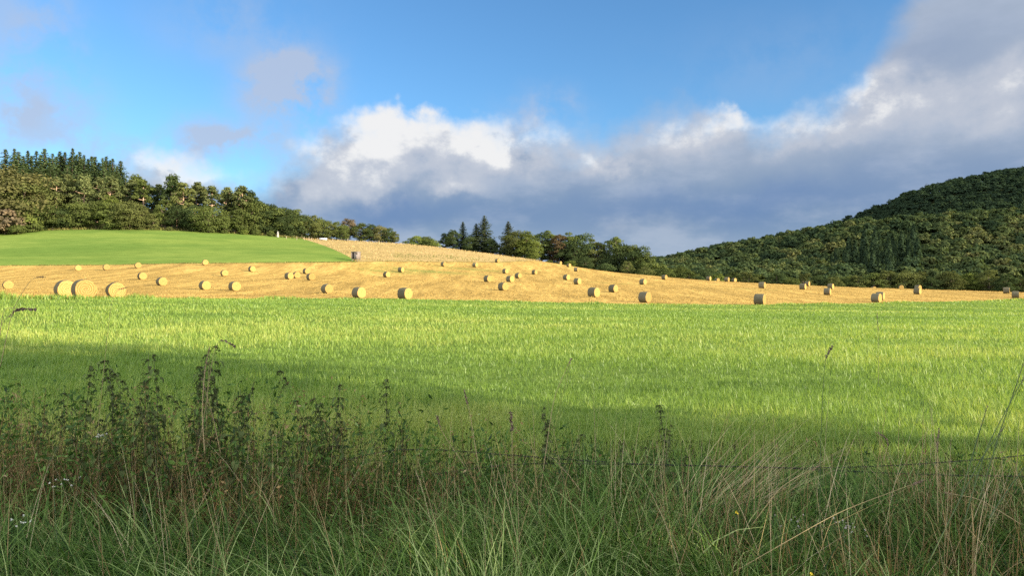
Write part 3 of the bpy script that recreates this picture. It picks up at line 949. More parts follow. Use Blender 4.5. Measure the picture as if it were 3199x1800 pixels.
def hill_wood():
    """The hillside wood as one mesh: every crown a lump of leaf clumps, too many and too far to count."""
    r = np.random.default_rng(77)
    lib = []
    for s in range(5):
        rr = np.random.default_rng(300 + s)
        cen = sphere_pts(34, rr) * np.array([4.6, 4.6, 4.2]) * (0.55 + 0.5 * rr.random((34, 1)))
        cen[:, 2] = np.abs(cen[:, 2]) * 1.15 + 6.0
        P, Nn = [], []
        for c in cen:
            d = sphere_pts(16, rr)
            d[:, 2] = np.abs(d[:, 2]) * 0.9
            P.append(c + d * 1.55)
            Nn.append(d + 0.4 * c / np.linalg.norm(c) + 0.4 * rr.normal(size=(16, 3)))
        lib.append((np.concatenate(P), np.concatenate(Nn), 0.95, 0))
    for s in range(2):
        rr = np.random.default_rng(400 + s)
        n = 420
        t = rr.random(n) ** 0.75
        th = rr.random(n) * 6.283
        rad = 3.1 * (1 - t) ** 0.8 * (0.65 + 0.45 * rr.random(n)) + 0.1
        P = np.stack([np.cos(th) * rad, np.sin(th) * rad, 3 + 17 * t], -1)
        lib.append((P, np.stack([np.cos(th), np.sin(th), np.full(n, 0.8)], -1) + 0.5 * rr.normal(size=(n, 3)), 0.95, 1))
    VV, TT, KK = [], [], []
    cell = 8.0
    xs, ys = np.meshgrid(np.arange(40, 1150, cell), np.arange(440, 1200, cell))
    xs = (xs + r.normal(0, 2.2, xs.shape)).ravel()
    ys = (ys + r.normal(0, 2.2, ys.shape)).ravel()
    us = xs / ys * F + W / 2
    zs = terrain(xs, ys)
    vs = CY - (zs + 12 - CAMZ) / ys * F
    keep = (us > 1950) & (us < 3900)
    # leave out crowns that stand wholly behind the slope in front of them
    order = np.argsort(ys)
    best = np.full(60, 2000.0)
    for i in order:
        if not keep[i]:
            continue
        b = int((us[i] - 1950) / 1950 * 59.9)
        sky = best[b]
        if vs[i] > sky + 26:
            keep[i] = False
        best[b] = min(best[b], vs[i])
    xs, ys, zs, us, vs = xs[keep], ys[keep], zs[keep], us[keep], vs[keep]
    con = vnoise(xs, ys, 70, 9) + 0.22 * r.random(len(xs))
    tone = vnoise(xs, ys, 55, 12)
    for i in range(len(xs)):
        isc = con[i] + 0.9 * math.exp(-((us[i] - 2790) / 110) ** 2 - ((ys[i] - 520) / 60) ** 2) + 0.9 * math.exp(-((us[i] - 3230) / 130) ** 2 - ((ys[i] - 640) / 40) ** 2) > (1.12 if ys[i] < 800 else 1.3)
        P, Nn, sz, k = lib[5 + int(r.integers(2))] if isc else lib[int(r.integers(5))]
        a = r.random() * 6.283
        ca, sa = math.cos(a), math.sin(a)
        s = 0.7 + 0.75 * r.random() ** 1.6
        Rm = np.array([[ca, sa, 0], [-sa, ca, 0], [0, 0, 1]])
        V, _ = cards(P @ Rm * s + np.array([xs[i], ys[i], zs[i]]), Nn @ Rm, sz * s * (0.75 + 0.5 * r.random(len(P))), r, 1.5)
        VV.append(V.astype(np.float32))
        base = 0.12 + 0.08 * r.random() if isc else np.clip(0.3 + 0.5 * (tone[i] - 0.3) + r.normal(0, 0.17), 0.15, 1)
        if ys[i] > 880 - 0.0 * us[i]:        # cloud shade on the farther hill, painted into darker crown tints
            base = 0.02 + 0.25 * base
        elif us[i] > 2550 and not isc:
            base = base + 0.05
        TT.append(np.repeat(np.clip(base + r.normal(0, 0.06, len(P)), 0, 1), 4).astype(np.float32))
    V = np.concatenate(VV)
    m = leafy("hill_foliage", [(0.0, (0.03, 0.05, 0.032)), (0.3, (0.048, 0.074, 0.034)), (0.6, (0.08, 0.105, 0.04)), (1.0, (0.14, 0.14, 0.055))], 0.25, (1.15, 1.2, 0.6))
    print('hill crowns', len(xs), 'faces', len(V) // 4)
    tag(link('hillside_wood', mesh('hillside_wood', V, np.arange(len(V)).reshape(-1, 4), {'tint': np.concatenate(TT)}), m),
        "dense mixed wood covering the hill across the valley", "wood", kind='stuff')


hill_wood()
for k_, ps_ in PROTO.items():
    for i_, p_ in enumerate(ps_):
        if (k_, i_) not in USED:          # a shape never placed is not left standing at the origin
            for c_ in list(p_.children):
                bpy.data.objects.remove(c_)
            bpy.data.objects.remove(p_)

# ---------------------------------------------------------------- straw bales
def bale_end_material():
    m, N, out = mat("straw_end")
    tc = S(N, N.n('ShaderNodeTexCoord').outputs['Object'])
    x, y, z = N.sep(tc)
    w = N.sep(N.noise(tc, 5.0, 4.0, 0.6, color=True))
    yy, zz = y + (w[0] - 0.5) * 0.12, z - 0.75 + (w[1] - 0.5) * 0.12
    r = N.m('SQRT', yy * yy + zz * zz)
    th = N.m('ARCTAN2', yy, zz)
    rings = N.m('SINE', r * 44.0 + th + (w[2] - 0.5) * 6.0) * 0.5 + 0.5
    tex = N.noise(N.mapping(tc, (1, 1, 1)), 38.0, 4.0, 0.7)
    c = ramp(N, N.m('ADD', rings * 0.2, tex * 0.8), [(0.32, (0.17, 0.1, 0.028)), (0.5, (0.34, 0.225, 0.075)), (0.7, (0.5, 0.36, 0.14))])
    c = N.mix(N.smooth(r, 0.16, 0.03) * 0.5, c, (0.36, 0.2, 0.08))
    c = N.scale(c, S(N, N.n('ShaderNodeObjectInfo').outputs['Random']) * 0.34 + 0.83)
    b = N.n('ShaderNodeBsdfDiffuse')
    N.put(b.inputs[0], c)
    bm = N.n('ShaderNodeBump')
    bm.inputs['Strength'].default_value = 0.7
    bm.inputs['Distance'].default_value = 0.04
    N.put(bm.inputs['Height'], rings * 0.5 + tex)
    N.t.links.new(bm.outputs[0], b.inputs['Normal'])
    N.t.links.new(b.outputs[0], out.inputs[0])
    return m


def bale_wrap_material():
    m, N, out = mat("net_wrapped_straw")
    tc = S(N, N.n('ShaderNodeTexCoord').outputs['Object'])
    f = N.noise(N.mapping(tc, (0.25, 1, 1)), 26.0, 4.0, 0.7)
    x, y, z = N.sep(tc)
    net = N.m('SINE', x * 95.0) * 0.5 + 0.5
    c = ramp(N, f * 0.85 + net * 0.15, [(0.25, (0.07, 0.062, 0.04)), (0.5, (0.125, 0.115, 0.075)), (0.78, (0.21, 0.2, 0.14))])
    c = N.scale(c, S(N, N.n('ShaderNodeObjectInfo').outputs['Random']) * 0.34 + 0.83)
    b = N.n('ShaderNodeBsdfDiffuse')
    N.put(b.inputs[0], c)
    bm = N.n('ShaderNodeBump')
    bm.inputs['Strength'].default_value = 0.5
    bm.inputs['Distance'].default_value = 0.03
    N.put(bm.inputs['Height'], f)
    N.t.links.new(bm.outputs[0], b.inputs['Normal'])
    N.t.links.new(b.outputs[0], out.inputs[0])
    return m


M_END, M_WRAP = bale_end_material(), bale_wrap_material()


def make_bale(seed):
    r = np.random.default_rng(seed)
    Rr, L, ns, nl = 0.75, 1.2, 40, 9
    th = np.linspace(0, 2 * math.pi, ns, endpoint=False)
    flat = 0.05 * np.exp(-((th - math.pi) / 0.45) ** 2)            # settled on its underside
    lump = 0.012 * np.sin(3 * th + seed) + 0.01 * np.sin(5 * th + 2 * seed)
    xs = np.linspace(-L / 2, L / 2, nl)
    prof = 1 - 0.035 * np.abs(2 * xs / L) ** 6
    rr = (Rr + lump - flat)[None] * prof[:, None] + r.normal(0, 0.006, (nl, ns))
    V = np.stack([np.broadcast_to(xs[:, None], rr.shape), rr * np.sin(th), 0.72 + rr * np.cos(th)], -1).reshape(-1, 3)
    i, j = np.arange(nl - 1)[:, None] * ns, np.arange(ns)[None]
    q = np.stack([i + j, i + (j + 1) % ns, i + ns + (j + 1) % ns, i + ns + j], -1).reshape(-1, 4)
    t = root('straw_bale')
    link('net_wrap', mesh('net_wrap', V, q, smooth=True), M_WRAP, t)
    for s, e in ((1, nl - 1), (-1, 0)):
        rim = rr[e]
        ks = np.array([1.0, 0.86, 0.66, 0.44, 0.22, 0.05])
        bul = np.array([-0.004, 0.018, 0.028, 0.03, 0.022, 0.01])
        VV = np.concatenate([np.stack([np.full(ns, s * (L / 2 + b)) + r.normal(0, 0.006, ns) * (k < 1), rim * k * np.sin(th), 0.72 + rim * k * np.cos(th)], -1) for k, b in zip(ks, bul)] + [[[s * (L / 2 + 0.005), 0, 0.72]]])
        i = np.arange(len(ks) - 1)[:, None] * ns
        q = np.stack([i + j, i + (j + 1) % ns, i + ns + (j + 1) % ns, i + ns + j], -1).reshape(-1, 4)
        a = np.arange(ns)
        c0 = (len(ks) - 1) * ns
        tri = np.stack([c0 + a, c0 + (a + 1) % ns, np.full(ns, len(ks) * ns)], -1)
        if s < 0:
            q, tri = q[:, ::-1], tri[:, ::-1]
        link('end_face', mesh('end_face', VV, [q, tri], smooth=True), M_END, t)
    return t


BALES = [  # column, base row, distance, turn in degrees, label
    (25, 904, 124, 4, "bale at the outer end of the stubble, partly behind an arching grass stalk"),
    (205, 944, 60, 0, "bale tucked behind the biggest bale, at the meadow edge"),
    (262, 947, 56, 2, "biggest bale, its spiral end facing the meadow"),
    (362, 945, 68, 6, "bale at the meadow edge just after the biggest pair, half sunk in grass"),
    (244, 846, 186, 10, "first of three pale bales lined up below the green upper field"),
    (332, 844, 183, 8, "middle of three pale bales lined up below the green upper field"),
    (431, 838, 189, 12, "last of three pale bales lined up below the green upper field"),
    (641, 827, 186, 16, "bale right on the border of the green upper field"),
    (444, 874, 144, 2, "bale in mid stubble above and behind the half-sunk one"),
    (505, 893, 124, -4, "bale in mid stubble showing a grey side, first of three in a downhill line"),
    (640, 906, 114, -4, "bale with a grey side, second of three in a downhill line"),
    (733, 910, 116, -2, "bale with a narrow grey side, third of three in a downhill line"),
    (701, 863, 168, 10, "pale bale on its own uphill of the three in a line"),
    (787, 849, 186, 0, "small bale below the hut end of the upper field"),
    (903, 873, 155, -8, "grey-sided bale pressed close to another, in the group of four"),
    (926, 862, 163, 8, "bale half hidden by the grey-sided one in the group of four"),
    (957, 856, 185, -2, "farthest and smallest bale in the group of four"),
    (971, 876, 150, 6, "round-faced bale in the group of four, with bright spiral end"),
    (1022, 917, 115, -2, "bale with long shadow, next above the meadow edge below the group of four"),
    (1121, 938, 97, -8, "grey bale sunk in grass at the meadow edge, first of two alike"),
    (1265, 940, 95, -12, "grey bale sunk in grass at the meadow edge, second of two alike"),
    (1208, 867, 188, -4, "bale beside the green streak in the stubble"),
    (1253, 851, 203, -20, "thin-looking bale standing in the green streak, seen nearly side on"),
    (1386, 833, 232, -4, "bale above the green streak, below the gold grass"),
    (1484, 835, 240, -20, "narrow dark bale far up, between two bales below the gold grass"),
    (1554, 824, 272, -4, "farthest bale below the gold grass, near its lower strip"),
    (1579, 855, 214, 0, "dark-sided bale above the crowded cluster"),
    (1532, 871, 164, 6, "bale peeking out from behind its neighbour in the crowded cluster"),
    (1524, 879, 154, 0, "bale in the crowded cluster that hides another"),
    (1594, 883, 170, 0, "bale at the low side of the crowded cluster"),
    (1619, 870, 196, -4, "bale on the hill side of the crowded cluster"),
    (1670, 858, 222, -8, "bale up from the crowded cluster, toward the middle clump of trees"),
    (1572, 908, 132, 4, "nearest bale of the crowded cluster, with bright round end"),
    (1749, 828, 305, 0, "bale on the ridge against the tree clump, upper of a touching pair"),
    (1777, 835, 285, 0, "bale on the ridge against the tree clump, lower of a touching pair"),
    (1800, 849, 262, -30, "bale seen fully from its side just below the ridge pair"),
    (1770, 873, 182, 0, "upper of two bales in mid slope below the ridge pair"),
    (1804, 889, 165, -4, "lower of two bales in mid slope below the ridge pair"),
    (1855, 929, 107, -2, "large bale near the meadow, first of three big ones mid field"),
    (1916, 914, 138, 0, "smaller bale set back between two large ones"),
    (2015, 939, 95, 0, "largest bale mid field, with a dark shadow before the meadow"),
    (2009, 892, 184, 0, "small bale straight above the largest mid-field one"),
    (2076, 874, 218, 0, "lonely bale on the ridge where the tree clump ends"),
    (2214, 879, 238, -10, "first bale on the ridge in front of the hill foot"),
    (2240, 884, 262, 20, "bale nearly sunk behind the ridge, after the first"),
    (2271, 881, 236, -8, "pale bale on the ridge in front of the hill, first of a close pair"),
    (2293, 883, 246, 10, "pale bale on the ridge in front of the hill, second of a close pair"),
    (2381, 899, 164, -10, "single bale on the crest in front of the hill wood"),
    (2374, 954, 99, -12, "big bale standing in the grass fringe below the crest bale"),
    (2522, 893, 208, -6, "bale behind its twin near the crest"),
    (2508, 905, 178, -10, "front bale of the twins near the crest"),
    (2595, 904, 190, -4, "bale behind the overlapping pair after the twins"),
    (2585, 922, 152, -12, "front bale of the overlapping pair after the twins"),
    (2729, 908, 262, 55, "low bale top showing over the crest before the hill"),
    (2815, 905, 236, 75, "bale turned end-on to the hill, round against the dark wood"),
    (2868, 908, 200, 20, "bale mostly hidden by another before the dark wood"),
    (2866, 920, 174, 4, "bale hiding another before the dark wood"),
    (2750, 936, 128, -6, "bale behind the last big one near the meadow"),
    (2738, 945, 116, 4, "last big bale near the meadow on the hill side, overlapping another"),
    (3144, 917, 172, -14, "farther of two bales at the hill end of the stubble"),
    (3172, 932, 150, -16, "nearer of two bales at the hill end of the stubble"),
]
bale_protos = [make_bale(s) for s in (1, 2, 3)]
for i, (u, v, y, turn, lab) in enumerate(BALES):
    p = bale_protos[i % 3]
    o = p if i < 3 else copy_tree(p)
    x, yy, z = stand(u, v, y, 0.02)
    o.location = (x, yy, z - 0.03)
    o.rotation_euler = (0.0, 0.0, math.radians(-45 - turn * 0.8))
    o.scale = [(1, 1, 1), (0.97, 0.98, 0.98), (1.04, 1.01, 1.01)][(i * 7) % 3]
    tag(o, lab, "bale", "round straw bales on the stubble")

# ---------------------------------------------------------------- the hut, the stone, the trough, the posts
M_WOOD = plain("weathered_boards", (0.2, 0.17, 0.155), 0.9, 0.25, 2.0)
M_OPENSHADE = plain("opening_shade", (0.02, 0.018, 0.016), 0.9, 0.2)
M_ROOF = plain("felt_roof", (0.2, 0.19, 0.19), 0.9, 0.2)
M_STONE = plain("pale_stone", (0.34, 0.33, 0.31), 0.9, 0.2, 3.0)
M_WHITE = plain("white_paint", (0.78, 0.77, 0.74), 0.6, 0.06, 2.0)
M_POST = plain("weathered_post", (0.34, 0.28, 0.2), 0.9, 0.25, 2.0)


def solid(name, parts, material, parent):
    v, q = joined(parts)
    return link(name, mesh(name, v, q), material, parent)


def make_hut():
    x, y, z = stand(1112, 816, 221)
    t = tag(root('hunting_hut', (x, y, z), math.radians(-14)), "small grey wooden hunting hut on short legs where green field meets gold grass", "hut")
    w, d, h0, h1 = 2.05, 1.8, 0.55, 2.65
    b = []
    # front wall with the tall opening on one side and the slot on the other
    b.append(box((-w / 2 + 0.12, -d / 2, (h0 + h1) / 2), (0.24, 0.06, h1 - h0)))
    b.append(box((-0.44, -d / 2, h1 - 0.09), (0.6, 0.06, 0.18)))
    b.append(box((-0.10, -d / 2, (h0 + h1) / 2), (0.1, 0.06, h1 - h0)))
    b.append(box((0.48, -d / 2, (h0 + 1.95) / 2), (1.06, 0.06, 1.95 - h0)))
    b.append(box((0.48, -d / 2, 2.45), (1.06, 0.06, 0.4)))
    b.append(box((0.12, -d / 2, 2.1), (0.34, 0.06, 0.3)))
    b.append(box((0.83, -d / 2, 2.1), (0.36, 0.06, 0.3)))
    b.append(box((-w / 2 + 0.03, 0, (h0 + h1) / 2), (0.06, d - 0.08, h1 - h0)))
    b.append(box((w / 2 - 0.03, 0, (h0 + h1) / 2), (0.06, d - 0.08, h1 - h0)))
    b.append(box((0, d / 2, (h0 + h1) / 2), (w, 0.06, h1 - h0)))
    b.append(box((0, 0, h0 + 0.03), (w - 0.14, d - 0.1, 0.06)))
    solid('wall', b, M_WOOD, t)
    solid('shade_panel', [box((-0.46, -d / 2 + 0.1, (h0 + h1 - 0.2) / 2), (0.54, 0.04, h1 - h0 - 0.3))], M_OPENSHADE, t)  # near-black panel, painted as the shade inside the hut's opening
    solid('roof', [box((0, -0.05, h1 + 0.05), (w + 0.2, d + 0.35, 0.09))], M_ROOF, t)
    for sx in (-1, 1):
        for sy in (-1, 1):
            solid('leg', [box((sx * (w / 2 - 0.2), sy * (d / 2 - 0.15), h0 / 2 - 0.15), (0.13, 0.13, h0 + 0.28))], M_WOOD, t)


make_hut()


def make_stone():
    x, y, z = stand(868, 741, 312)
    t = tag(root('wayside_stone', (x, y, z - 0.1), 0.3), "slim pale stone marker standing on the upper field's top edge before dark oaks", "marker")
    ks = [(0.0, 0.46), (0.35, 0.46), (0.4, 0.36), (1.5, 0.33), (1.55, 0.42), (1.75, 0.42), (1.8, 0.26), (2.3, 0.22), (2.6, 0.1)]
    V = np.concatenate([box((0, 0, 0), (1, 1, 0))[0][:4] * 0 + np.array([[-r, -r, z_], [r, -r, z_], [r, r, z_], [-r, r, z_]]) for z_, r in ks])
    i, j = np.arange(len(ks) - 1)[:, None] * 4, np.arange(4)[None]
    q = np.stack([i + j, i + (j + 1) % 4, i + 4 + (j + 1) % 4, i + 4 + j], -1).reshape(-1, 4)
    q = np.concatenate([q, [[3, 2, 1, 0]], [[len(ks) * 4 - 4 + a for a in range(4)]]])
    n = 5 * 4 + 4
    lo, hi = q[(q.max(1) < 16)], q[(q.max(1) >= 16)]
    link('pedestal', mesh('pedestal', V, lo), M_STONE, t)
    link('shaft', mesh('shaft', V, hi), M_STONE, t)


make_stone()


def make_trough():
    x, y, z = stand(1010, 752, 316)
    t = tag(root('water_trough', (x, y, z), 0.05), "low white trough on the gold slope's top before the oaks", "trough")
    L, D, H = 3.1, 0.9, 0.75
    b = [box((0, -D / 2, H / 2 + 0.35), (L, 0.06, H)), box((0, D / 2, H / 2 + 0.35), (L, 0.06, H)), box((-L / 2 + 0.03, 0, H / 2 + 0.35), (0.06, D - 0.08, H)), box((L / 2 - 0.03, 0, H / 2 + 0.35), (0.06, D - 0.08, H)), box((0, 0, 0.4), (L - 0.14, D - 0.08, 0.05))]
    solid('basin', b, M_WHITE, t)
    for sx in (-1, 1):
        solid('leg', [box((sx * 1.1, 0, 0.1), (0.14, 0.7, 0.5))], M_POST, t)


make_trough()
POSTS = [(895, 747, 316), (927, 750, 317), (950, 751, 318), (965, 752, 318), (974, 753, 318), (993, 753, 318), (1040, 755, 322), (1086, 756, 326), (1185, 760, 330)]
v_, q_ = tubes([[(0, 0, -0.4), (0, 0, 0.6), (0.02, 0, 1.25), (0.02, 0, 1.32)]], [[0.09, 0.085, 0.08, 0.03]], 7)
post_me = mesh('fence_post', v_, q_, smooth=True)
for i, (u, v, y) in enumerate(POSTS):
    x, yy, z = stand(u, v, y)
    o = link('fence_post', post_me, M_POST, None, (x, yy, z))
    o.scale = (1.25, 1.25, 0.95 + 0.25 * ((i * 5) % 4) / 3)
    o.rotation_euler = (0.05 * ((i * 3) % 4 - 1.5), 0.05 * ((i * 7) % 5 - 2), i)
    tag(o, f"pale wooden fence post on the upper field's crest, {ORD[i]} after the stone marker", "post", "fence posts on the crest")


def make_bird(u, v, y, span, lab, flap):
    t = tag(root('bird', wpt(u, v, y), 0.6), lab, "bird")
    M = plain("dark_feathers", (0.02, 0.02, 0.022), 0.8, 0.2) if 'dark_feathers' not in bpy.data.materials else bpy.data.materials['dark_feathers']
    s = span
    k = np.linspace(-0.28, 0.32, 9)
    rb = 0.07 * np.sin(np.clip((k + 0.3) / 0.64, 0, 1) * math.pi) ** 0.7 + 0.008
    V, Q = tubes([np.stack([k * s, 0 * k, 0.03 * s * np.sin(k * 5)], -1)], [rb * s], 8)
    link('body', mesh('body', V, Q, smooth=True), M, t)
    for sy in (-1, 1):
        sp = np.array([[-0.1, 0.04], [-0.06, 0.22], [-0.1, 0.38], [-0.2, 0.52]])
        ch = np.array([0.22, 0.2, 0.15, 0.02])
        up = np.array([0.02, 0.1, 0.16, 0.14]) * flap
        VV = []
        for (xx, yy), c, h in zip(sp, ch, up):
            for dx, dz in ((0.5, 0), (0, 0.012), (-0.5, 0), (0, -0.004)):
                VV.append(((xx + 0.08 + dx * c) * s, sy * yy * s, (h + dz) * s))
        i, j = np.arange(3)[:, None] * 4, np.arange(4)[None]
        q = np.stack([i + j, i + (j + 1) % 4, i + 4 + (j + 1) % 4, i + 4 + j], -1).reshape(-1, 4)
        link('wing', mesh('wing', np.array(VV), q), M, t)
    VV, q = box((-0.36 * s, 0, 0), (0.2 * s, 0.1 * s, 0.012 * s))
    VV[:, 1] *= np.where(VV[:, 0] < -0.36 * s, 1.5, 0.5)
    link('tail', mesh('tail', VV, q), M, t)


make_bird(2894, 575, 95, 0.42, "small dark bird flying just above the wooded hill's skyline", 1.0)
make_bird(2366, 623, 190, 0.36, "faint distant bird under the cloud bank, over the valley", 0.4)

# ---------------------------------------------------------------- grasses
def blades(B, length, width, yaw, phi0, phi1, nseg, power=1.3, twist=0.5, rnd=rng, taper=0.75):
    """Blades growing from B: the angle from upright goes phi0 -> phi0+phi1 along the blade."""
    n = len(B)
    length, width, yaw, phi0, phi1 = (np.broadcast_to(np.asarray(a, float), (n,)) for a in (length, width, yaw, phi0, phi1))
    d = np.stack([np.cos(yaw), np.sin(yaw)], -1)
    side = np.stack([-np.sin(yaw), np.cos(yaw), np.zeros(n)], -1)
    tw = rnd.normal(0, twist, n)
    side = side * np.cos(tw)[:, None] + np.stack([d[:, 0], d[:, 1], np.zeros(n)], -1) * np.sin(tw)[:, None]
    p = B.astype(float).copy()
    V = np.empty((n, nseg + 1, 2, 3), np.float32)
    for k in range(nseg + 1):
        t = k / nseg
        w = width * (1 - t ** 2.2 * 0.96) * (0.55 + 0.45 * min(1, t * 4 + 0.2)) if taper else width
        V[:, k, 0] = p - side * (w / 2)[:, None]
        V[:, k, 1] = p + side * (w / 2)[:, None]
        if k < nseg:
            ph = phi0 + phi1 * ((k + 0.5) / nseg) ** power
            st = length / nseg
            p[:, :2] += d * (np.sin(ph) * st)[:, None]
            p[:, 2] += np.cos(ph) * st
    m = (nseg + 1) * 2
    base = np.arange(n)[:, None] * m
    k = np.arange(nseg)[None] * 2
    a = base + k
    Q = np.stack([a, a + 1, a + 3, a + 2], -1).reshape(-1, 4)
    return V.reshape(-1, 3), Q, m


def strew(bands, lo, hi, u0, u1, wk, hfun, K, wmin, lf=None, rnd=rng, dens=None):
    """Random points over a field, fewer and broader the farther away: position, width, height."""
    out = []
    for y0, y1 in bands:
        ym = (y0 + y1) / 2
        w = max(wmin, wk * ym)
        area = (u1 - u0) / F * (y1 * y1 - y0 * y0) / 2
        n = int(area * K * 3.3 / (ym * w * hfun))
        y = np.sqrt(y0 * y0 + (y1 * y1 - y0 * y0) * rnd.random(n))
        u = u0 + (u1 - u0) * rnd.random(n)
        ok = (y > lo(u)) & (y < hi(u))
        y, u = y[ok], u[ok]
        out.append((u, y))
    u, y = (np.concatenate([o[i] for o in out]) for i in (0, 1))
    x = (u - W / 2) / F * y
    return u, x, y, np.maximum(wmin, wk * y)


def stuff(name, V, Q, attrs, material, lab, cat):
    return tag(link(name, mesh(name, V, Q, attrs), material), lab, cat, kind='stuff')


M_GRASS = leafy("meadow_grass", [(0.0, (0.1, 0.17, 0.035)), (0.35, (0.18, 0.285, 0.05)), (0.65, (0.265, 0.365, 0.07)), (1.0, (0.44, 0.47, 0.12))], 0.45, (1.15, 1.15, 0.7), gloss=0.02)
M_STRAW = leafy("stubble_straw", [(0.0, (0.2, 0.13, 0.04)), (0.5, (0.36, 0.25, 0.08)), (1.0, (0.5, 0.37, 0.14))], 0.3, (1.05, 0.95, 0.7))
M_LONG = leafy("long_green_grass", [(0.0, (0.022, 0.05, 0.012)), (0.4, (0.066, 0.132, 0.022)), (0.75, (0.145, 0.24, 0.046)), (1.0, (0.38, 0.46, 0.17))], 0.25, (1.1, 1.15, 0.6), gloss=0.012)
M_DRY = leafy("dry_grass", [(0.0, (0.14, 0.085, 0.04)), (0.35, (0.27, 0.175, 0.08)), (0.7, (0.44, 0.32, 0.16)), (1.0, (0.64, 0.53, 0.33))], 0.3, (1.1, 1.0, 0.75))
M_GOLD = leafy("gold_grass", [(0.0, (0.12, 0.14, 0.04)), (0.3, (0.26, 0.21, 0.08)), (0.65, (0.42, 0.31, 0.145)), (1.0, (0.55, 0.42, 0.22))], 0.2, (1.05, 1.0, 0.75))

# the mown meadow, from the fence to the stubble
u, x, y, w = strew([(6.0, 9), (9, 13), (13, 19), (19, 28), (28, 42), (42, 64), (64, 100), (100, 150), (150, 235)], lambda u: np.full_like(u, 5.6), y_near, -600, 3800, 0.0008, 0.16, 2.6, 0.0038)
n = len(x)
pat = vnoise(x + 60, y, 3.2, 3) * 0.5 + vnoise(x, y + 50, 1.1, 4) * 0.5
pat2 = 0.6 * vnoise(x * 0.5 + 9, y * 1.3, 9, 8) + 0.4 * vnoise(x * 0.6 + 90, y * 1.5, 3.5, 18)
h = (0.075 + 0.135 * pat) * (0.7 + 0.6 * rng.random(n)) * (0.85 + 0.4 * pat2)
clover = vnoise(x * 0.5 + 30, y, 4.5, 21) > 0.66
h[clover] *= 0.7
tint = np.clip(0.58 + 0.75 * (pat2 - 0.5) + 0.3 * (vnoise(x, y, 0.7, 5) - 0.5) + rng.normal(0, 0.13, n) - 0.16 * clover, 0, 1)
V, Q, m = blades(np.stack([x, y, terrain(x, y) - 0.01], -1), h * 1.15, w * (0.8 + 0.5 * rng.random(n)), rng.random(n) * 6.283, np.abs(rng.normal(0.2, 0.25, n)), rng.random(n) * 1.5, 3)
print('meadow blades', n)
stuff('meadow_grass', V, Q, {'tint': np.repeat(tint, m)}, M_GRASS, "bright green mown meadow grass between fence and stubble", "grass")

# stubble straws
u, x, y, w = strew([(40, 60), (60, 85), (85, 120), (120, 165), (165, 225), (225, 320)], y_near, y_far, -400, 3600, 0.0008, 0.16, 0.7, 0.02)
n = len(x)
row = vnoise((x + y) * 0.7071, (x - y) * 0.04, 1.7, 31)
tint = np.clip(0.5 + 0.6 * (row - 0.5) + rng.normal(0, 0.17, n), 0, 1)
V, Q, m = blades(np.stack([x, y, terrain(x, y)], -1), (0.07 + 0.09 * rng.random(n)) * (0.6 + 0.8 * row), w, rng.random(n) * 6.283, np.abs(rng.normal(0.2, 0.35, n)), rng.random(n) * 0.4, 2, taper=0)
print('straws', n)
stuff('stubble', V, Q, {'tint': np.repeat(tint, m)}, M_STRAW, "golden cut stubble straws on the harvested field", "stubble")

# ragged grass fringe between meadow and stubble
n = 9000
u = -700 + 4600 * rng.random(n)
y = y_near(u) * (1 + rng.normal(0.0, 0.006, n))
x = (u - W / 2) / F * y
tall = vnoise(u, u * 0, 60, 41) ** 2 + 0.5 * (u < 480)
h = (0.12 + 0.3 * tall) * (0.6 + 0.8 * rng.random(n))
V, Q, m = blades(np.stack([x, y, terrain(x, y)], -1), h, 0.0011 * y, rng.random(n) * 6.283, np.abs(rng.normal(0.1, 0.2, n)), rng.random(n) * 0.9, 3)
stuff('grass_fringe', V, Q, {'tint': np.repeat(np.clip(rng.normal(0.5, 0.2, n), 0, 1), m)}, M_GRASS, "ragged taller grass along the border of meadow and stubble", "grass")

# upper field turf and the gold grass slope
u, x, y, w = strew([(205, 240), (240, 285), (285, 345)], lambda u: np.where(u < 1112, y_side(np.clip(u, 945, 1111)), y_far(u)) - 1.5, y_rough, 945, 1690, 0.0007, 0.4, 3.4, 0.1)
n = len(x)
uu, dist = u, (y - y_far(u)) / (y_rough(u) - y_far(u))
pt = vnoise(x, y * 0.6, 5, 61)
greenish = np.exp(-((dist - 0.22) / 0.09) ** 2) * (u > 1230) * 0.95 + np.exp(-((dist - 0.02) / 0.05) ** 2) * 0.45 + np.exp(-((dist - 0.93) / 0.03) ** 2) * 0.35 * (u < 1250)
tint = np.clip(0.62 + 0.45 * (pt - 0.5) + rng.normal(0, 0.08, n) - greenish * 1.3, 0, 1)
h = (0.25 + 0.35 * pt) * (0.7 + 0.5 * rng.random(n))
V, Q, m = blades(np.stack([x, y, terrain(x, y)], -1), h, w * 1.2, rng.random(n) * 6.283, np.abs(rng.normal(0.15, 0.2, n)), rng.random(n) * 0.9, 2)
print('gold', n)
stuff('gold_grass', V, Q, {'tint': np.repeat(tint, m)}, M_GOLD, "tall dry gold grass on the slope beyond the hut", "grass")

# ragged margin between the upper field and the stubble
n = 5000
u = -400 + 2075 * rng.random(n)
y = y_far(u) + np.abs(rng.normal(0, 0.5, n))
x = (u - W / 2) / F * y
V, Q, m = blades(np.stack([x, y, terrain(x, y)], -1), (0.1 + 0.25 * vnoise(u, u * 0, 45, 44)) * (0.5 + rng.random(n)), 0.16, rng.random(n) * 6.283, np.abs(rng.normal(0.1, 0.2, n)), rng.random(n), 2)
stuff('field_margin', V, Q, {'tint': np.repeat(np.clip(rng.normal(0.12, 0.15, n), 0, 1), m)}, M_GOLD, "rough narrow grass margin between upper field and stubble", "grass")

